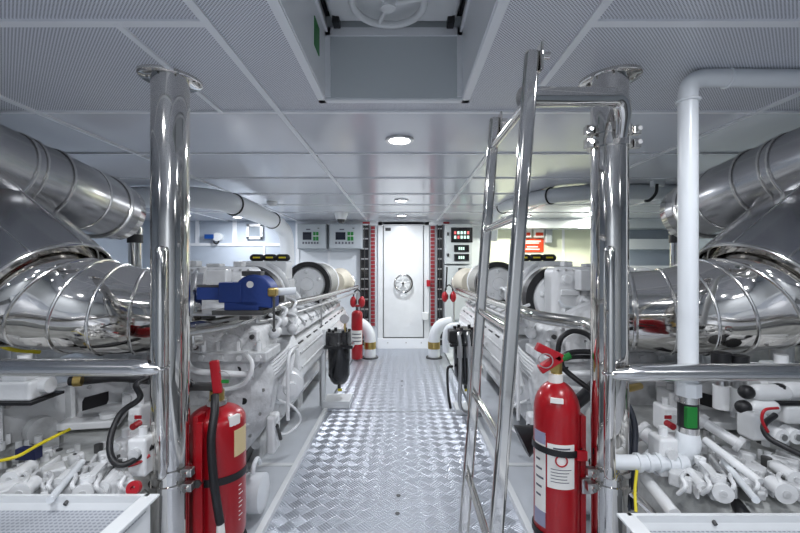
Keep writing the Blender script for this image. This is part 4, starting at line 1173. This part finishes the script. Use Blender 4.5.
# ============================================================ FIRE EXTINGUISHERS
def ext_body(t, c, r, z0, z1, shoulder):
    prof = [(0, r*.82), (.012, r*.96), (.03, r), (z1-z0-shoulder, r)]
    for k in range(1, 9):
        a = k/8*PI/2
        prof.append((z1-z0-shoulder+shoulder*math.sin(a), max(r*math.cos(a), r*.22)))
    MB().prof((c.x, c.y, z0), (0, 0, 1), prof, 44).build('cylinder', 'red', t, ang=60)
def wrap(t, c, r, a0, a1, z0, z1, name, m, par=None, thick=.0015, N=10):
    """label wrapped around the cylinder between angles a0..a1 (0 = facing the camera, positive to the right)"""
    mb = MB(); A, B = [], []
    for k in range(N+1):
        a = a0+(a1-a0)*k/N
        e = V((math.sin(a), -math.cos(a), 0))
        for L, z in ((A, z0), (B, z1)): L.append((mb.bm.verts.new(V((c.x, c.y, z))+e*r), mb.bm.verts.new(V((c.x, c.y, z))+e*(r+thick))))
    for k in range(N):
        mb.bm.faces.new((A[k][1], A[k+1][1], B[k+1][1], B[k][1]))
        mb.bm.faces.new((A[k][0], A[k][1], B[k][1], B[k][0])) if k == 0 else None
        mb.bm.faces.new((A[k][1], A[k+1][1], A[k+1][0], A[k][0])); mb.bm.faces.new((B[k][1], B[k+1][1], B[k+1][0], B[k][0]))
    return mb.build(name, m, par or t)

# left one
Yl = 1.72
c = P(217, 400, Yl); r = .117
z1 = EYE-(404-265)/F*Yl; z0 = EYE-(536-265)/F*Yl
t = thing('fire_extinguisher', 'large red fire extinguisher with a long black hose hung on the left pillar', 'fire extinguisher', (c.x, c.y, z0))
ext_body(t, c, r, z0, z1, .07)
MB().cyl((c.x, c.y, z1-.01), (c.x, c.y, z1+.06), .03).build('neck', 'brass', t)
MB().cyl((c.x, c.y, z1+.0), (c.x, c.y, z1+.02), .04).build('collar', 'satin', t)
MB().cbox((c.x-.055, c.y, z1+.075), (.13, .035, .03)).build('valve', 'dgrey', t, bevel=.006)
MB().tube([(c.x-.09, c.y, z1+.07), (c.x-.13, c.y-.01, z1+.10), (c.x-.15, c.y-.02, z1+.06)], .016, 10, 4).build('carry_handle', 'black', t)
MB().cbox((c.x+.01, c.y-.03, z1+.125), (.038, .022, .14), Matrix.Rotation(-.12, 3, 'Y')).build('lever', 'redp', t, bevel=.006)
MB().tube([(c.x+.01, c.y-.04, z1+.05), (c.x+.03, c.y-.085, z1+.0), (c.x+.035, c.y-.125, z1-.10), (c.x+.05, c.y-.137, z1-.25), (c.x+.068, c.y-.13, z1-.40), (c.x+.072, c.y-.126, z1-.43)], .0165, 14, 8).build('hose', 'black', t)
MB().cyl((c.x+.072, c.y-.126, z1-.43), (c.x+.074, c.y-.126, z1-.51), .014, .02).build('nozzle', 'paper', t)
MB().torus((c.x+.04, c.y-.03, z1+.12), (0, 1, 0.2), .03, .002, seg=20, rs=6).build('pull_ring', 'satin', t)
MB().cbox((c.x+.055, c.y-.045, z1+.11), (.03, .006, .014)).build('tamper_tag', 'green', t)
wrap(t, c, r, 1.02, 1.72, z1-.20, z1-.09, 'label', 'sand')
wrap(t, c, r*.86, .85, 1.3, z1-.07, z1-.03, 'service_label', 'paper', thick=.016)
wrap(t, c, r*.93, -.35, -.12, z1-.075, z1-.045, 'small_label', 'paper', thick=.012)
for z in (z1-.285, z1-.60):
    st = MB().ring((c.x, c.y, z), (0, .05, 1), r, r+.004, .03, 44).build('strap', 'black', t)
    MB().cbox((c.x-.07, c.y-.10, z-.01), (.04, .012, .04)).build('buckle', 'redp', st)
for k in range(9):
    wrap(t, c, r, 1.22, 1.28+random.random()*.25, z1-.33-k*.018, z1-.327-k*.018, 'text_line', 'paper', N=3)
br = thing('extinguisher_bracket', 'tall red backing bracket between the left pillar and its fire extinguisher', 'bracket', (-.82, 1.60, z0))
MB().box((-.828, 1.575, z0-.05), (-.808, 1.64, z1+.0)).build('back_plate', 'red', br, bevel=.003)
MB().box((-.808, 1.56, z0-.05), (-.785, 1.575, z1-.02)).build('flange', 'red', br, bevel=.002)
MB().cyl((-.80, 1.55, EYE-(486-265)/F*1.54), (-.80, 1.58, EYE-(486-265)/F*1.54), .016, seg=6).build('bolt', 'dgrey', br)

# right one
Yr = 1.62
c = P(556.5, 430, Yr); r = .089
z1 = EYE-(380-265)/F*Yr; z0 = EYE-(537-265)/F*Yr-.04
t = thing('fire_extinguisher', 'tall slim red fire extinguisher with a white instruction label by the right pillar', 'fire extinguisher', (c.x, c.y, z0))
ext_body(t, c, r, z0, z1, .12)
MB().cyl((c.x-.003, c.y, z1-.01), (c.x-.003, c.y, z1+.028), .028).build('collar', 'paper', t)
MB().cyl((c.x, c.y, z1+.02), (c.x, c.y, z1+.075), .022).build('neck', 'brass', t)
MB().cbox((c.x-.03, c.y-.01, z1+.07), (.10, .034, .034), Matrix.Rotation(-.55, 3, 'Y')).build('valve_handle', 'redp', t, bevel=.005)
MB().cbox((c.x-.035, c.y-.01, z1+.115), (.11, .034, .034), Matrix.Rotation(.45, 3, 'Y')).build('lever', 'redp', t, bevel=.005)
MB().torus((c.x-.055, c.y-.03, z1+.085), (.2, 1, 0), .028, .0025, seg=20, rs=6).build('pull_ring', 'satin', t)
MB().cyl((c.x+.02, c.y, z1+.085), (c.x+.055, c.y, z1+.10), .013).build('hose_joint', 'green', t)
MB().cyl((c.x-.02, c.y-.025, z1+.055), (c.x-.02, c.y-.01, z1+.055), .018).build('pressure_gauge', 'brass', t)
lb = wrap(t, c, r, -.75, .42, z1-.395, z1-.225, 'instruction_label', 'paper')
ot = []
for k in range(5):
    wrap(t, c, r+.0018, -.6, .05+random.random()*.25, z1-.37+k*.012, z1-.3675+k*.012, 'text_line', 'print', lb, .0008, 5)
wrap(t, c, r+.0018, -.5, .2, z1-.243, z1-.237, 'text_line', 'print', lb, .0008, 5)
wrap(t, c, r+.0018, -.45, .1, z1-.253, z1-.249, 'text_line', 'print', lb, .0008, 5)
e = V((math.sin(-.17), -math.cos(-.17), 0))
MB().torus(V((c.x, c.y, z1-.285))+e*(r+.003), e, .021, .003, seg=24, rs=6).build('red_symbol', 'redp', lb)
l2 = wrap(t, c, r, -1.47, -.82, z1-.50, z1-.20, 'side_label', 'paper')
wrap(t, c, r+.0015, -1.47, -.82, z1-.235, z1-.19, 'label_band', 'lavender', l2)
wrap(t, c, r+.0015, -1.47, -.82, z1-.56, z1-.50, 'label_band', 'lavender', l2)
for k in range(6):
    wrap(t, c, r+.0015, -1.35, -1.15+random.random()*.25, z1-.27-k*.035, z1-.262-k*.035, 'text_line', 'print', l2, .0008, 4)
wrap(t, c, r*.94, -.6, -.1, z1-.065, z1-.047, 'small_label', 'paper', thick=.012)
for z in (z1-.262, z1-.60):
    st = MB().ring((c.x, c.y, z), (.07, .03, 1), r+.002, r+.0065, .024, 44).build('strap', 'black', t)
    MB().cbox((c.x+.066, c.y-.082, z-.005), (.038, .014, .036)).build('buckle', 'redp', st)
br = thing('extinguisher_bracket', 'red backing bracket between the right pillar and its fire extinguisher', 'bracket', (.72, 1.6, z0))
MB().box((.700, 1.575, z0-.05), (.722, 1.63, z1-.13)).build('back_plate', 'red', br, bevel=.003)
MB().box((.672, 1.62, z0-.05), (.700, 1.635, z1-.18)).build('flange', 'red', br, bevel=.002)
MB().cbox((.712, 1.55, EYE-(487-265)/F*1.54), (.045, .02, .06)).build('latch', 'satin', br, bevel=.006)
# black cone horn and strap behind it
o = MB().prof(P(541, 432, 1.85), (-.55, 0, -.25), [(0, .035), (.03, .045), (.10, .075)], 24).build('discharge_horn', 'black')
tag(o, 'short wide black horn behind the right fire extinguisher', 'nozzle')
o = MB().tube([P(539, 440, 1.9), P(556, 420, 1.95), P(580, 400, 1.9), P(596, 385, 1.8)], .03, 12, 5).build('suction_hose', 'black')
tag(o, 'thick black hose rising behind the right extinguisher towards the pillar', 'hose')
# black looped hoses above the right extinguisher
o = MB().tube([P(558, 352, 1.85), P(559, 344, 1.85), P(563, 336, 1.85), P(574, 331, 1.85), P(588, 335, 1.85), P(596, 345, 1.82)], .012, 12, 8).build('rubber_hose', 'black')
tag(o, 'upper black hose arching above the right fire extinguisher', 'hose')
o = MB().tube([P(598, 352, 1.8), P(575, 352, 1.8), P(564, 356, 1.8), P(562, 366, 1.8), P(572, 376, 1.78), P(588, 388, 1.74), P(600, 396, 1.7)], .012, 12, 8).build('rubber_hose', 'black')
tag(o, 'lower black hose looping back beside the right fire extinguisher', 'hose')
o = MB().tube([P(598, 357, 1.85), P(575, 357, 1.85), P(566, 359, 1.85)], .010, 12, 6).build('rubber_hose', 'black')
tag(o, 'short middle black hose between the two loops above the right extinguisher', 'hose')
# cables right of the right pillar
for k, (dx, lb) in enumerate(((0, 'left one of the black cables hanging just right of the right pillar'), (7, 'right one of the black cables hanging just right of the right pillar'))):
    o = MB().tube([P(616+dx, 398, 1.62), P(624+dx, 412, 1.6), P(628+dx, 430, 1.58), P(627+dx, 460, 1.55), P(627+dx, 510, 1.5)], .012, 10, 6).build('black_cable', 'cable')
    tag(o, lb, 'cable', 'black cables right of the right pillar')
o = MB().tube([P(637, 470, 1.42), P(635, 490, 1.4), P(636, 512, 1.36)], .005, 8, 5).build('yellow_cable', 'yellow')
tag(o, 'thin yellow cable behind the corner of the right tray', 'cable')
o = MB().tube([P(618, 384, 1.6), P(628, 388, 1.6), P(640, 386, 1.65)], [.012, .016, .014], 12, 5).build('brass_fitting', 'brass')
tag(o, 'small brass fitting just right of the right pillar', 'fitting')

# far small extinguisher
Yf = 5.75
c = P(357, 335, Yf)
zt0, zb0 = P(0, 310, Yf).z, P(0, 359, Yf).z
t = thing('fire_extinguisher', 'small red fire extinguisher with white label standing at the far left near the door', 'fire extinguisher', (c.x, c.y, zb0))
ext_body(t, c, .080, zb0, zt0, .06)
wrap(t, c, .080, -1.2, 1.2, zb0+.22, zb0+.42, 'label', 'paper')
for k in range(3): wrap(t, c, .0815, -.9, .9, zb0+.26+k*.05, zb0+.275+k*.05, 'text_line', 'print', None, .0008, 6)
MB().cyl((c.x, c.y, zt0-.01), (c.x, c.y, zt0+.05), .018).build('neck', 'dgrey', t)
MB().cbox((c.x-.01, c.y, zt0+.06), (.1, .03, .03)).build('lever', 'redp', t, bevel=.004)

# ear muffs hanging at the far ends of the hand rails
for s, x, y, Y, lb in ((-1, 357.5, 299, 5.55, 'red ear defenders hanging by the far end of the left hand rail'), (1, 449, 294, 5.75, 'red ear defenders hanging by the far end of the right hand rail')):
    c = P(x, y, Y)
    t = thing('ear_defenders', lb, 'ear defenders', c, 'ear defenders hung on the hand rails')
    for q in (-1, 1):
        MB().ball(c+V((q*.06, 0, -.04)), .068, (.65, .8, 1.15)).build('ear_cup', 'redp', t)
        MB().ball(c+V((q*.022, 0, -.04)), .036, (.4, .8, 1.1)).build('cushion', 'black', t)
    MB().tube([c+V((-.05, 0, 0)), c+V((-.05, 0, .08)), c+V((0, 0, .13)), c+V((.05, 0, .08)), c+V((.05, 0, 0))], .010, 8, 6).build('headband', 'black', t)
o = MB().tube([P(447, 262+5, 5.8), P(446, 290, 5.8)], .012, 8, 0).build('hanging_strap', 'black'); tag(o, 'thin black strap above the right ear defenders', 'strap')

# ============================================================ BENCH VISE
vx = lambda x, y, Y=2.05: P(x, y, Y)
t = thing('bench_vise', 'blue bench vise mounted on the bend of the left hand rail', 'vise', vx(235, 312))
Yv = 2.05
def vb(x0, y0, x1, y1, d0, d1, name, m='blue', bev=.006, par=None):
    a, b = P(x0, y1, Yv), P(x1, y0, Yv)
    return MB().box((a.x, Yv+d0, a.z), (b.x, Yv+d1, b.z)).build(name, m, par or t, bevel=bev)
vb(200, 287, 226, 299.5, -.04, .05, 'slide')
vb(200, 284.5, 224, 287, -.035, .045, 'slide_top', 'dgrey', .002)
vb(223, 282, 246, 302, -.055, .06, 'front_jaw')
hp = []
cx_, cz_ = P(256, 293, Yv).x, P(256, 293, Yv).z
for k in range(13):
    a = PI*k/12
    hp.append((cx_+.098*math.cos(a), cz_+.095*math.sin(a)))
hp += [(cx_-.098, cz_-.06), (cx_+.098, cz_-.075)]
MB().prism(hp, 'y', Yv-.05, Yv+.07).build('body', 'blue', t, bevel=.01)
vb(228, 300, 262, 311, -.05, .06, 'swivel_base', 'blue')
vb(218, 309, 268, 313.5, -.07, .08, 'base_plate', 'dgrey', .003)
MB().cyl((P(254, 284, Yv).x, Yv-.056, P(254, 284, Yv).z), (P(254, 284, Yv).x, Yv-.04, P(254, 284, Yv).z), .017).build('round_badge', 'paper', t)
MB().box((P(243, 279, Yv).x, Yv-.02, P(243, 276, Yv).z), (P(262, 270, Yv).x, Yv+.04, P(262, 271, Yv).z)).build('jaw_plate', 'dgrey', t, bevel=.003)
MB().cyl(P(270, 292, Yv), P(296, 291, Yv+.04), .020).build('spindle', 'pvc', t)
hd = MB().cyl(P(274, 296, Yv-.05), P(274, 330, Yv-.05), .006, seg=10).build('handle_bar', 'dgrey', t)
MB().cbox(P(273, 292, Yv-.04), (.045, .05, .045)).build('screw_head', 'brass', t, bevel=.01)
MB().ball(P(274, 330, Yv-.05), .010).build('handle_knob', 'dgrey', hd)
# steel mounting plate
a, b = P(184, 300, 2.0), P(262, 314, 2.0)
t = thing('mounting_plate', 'flat steel plate carrying the blue vise next to the left pillar', 'plate', a)
MB().box((a.x, 1.99, 1.115), (b.x, 2.24, 1.128)).build('plate', 'satin', t, bevel=.003)
for x in (a.x+.1, b.x-.1):
    MB().cbox((x, 2.05, 1.105), (.05, .05, .03)).build('clamp', 'dgrey', t, bevel=.004)
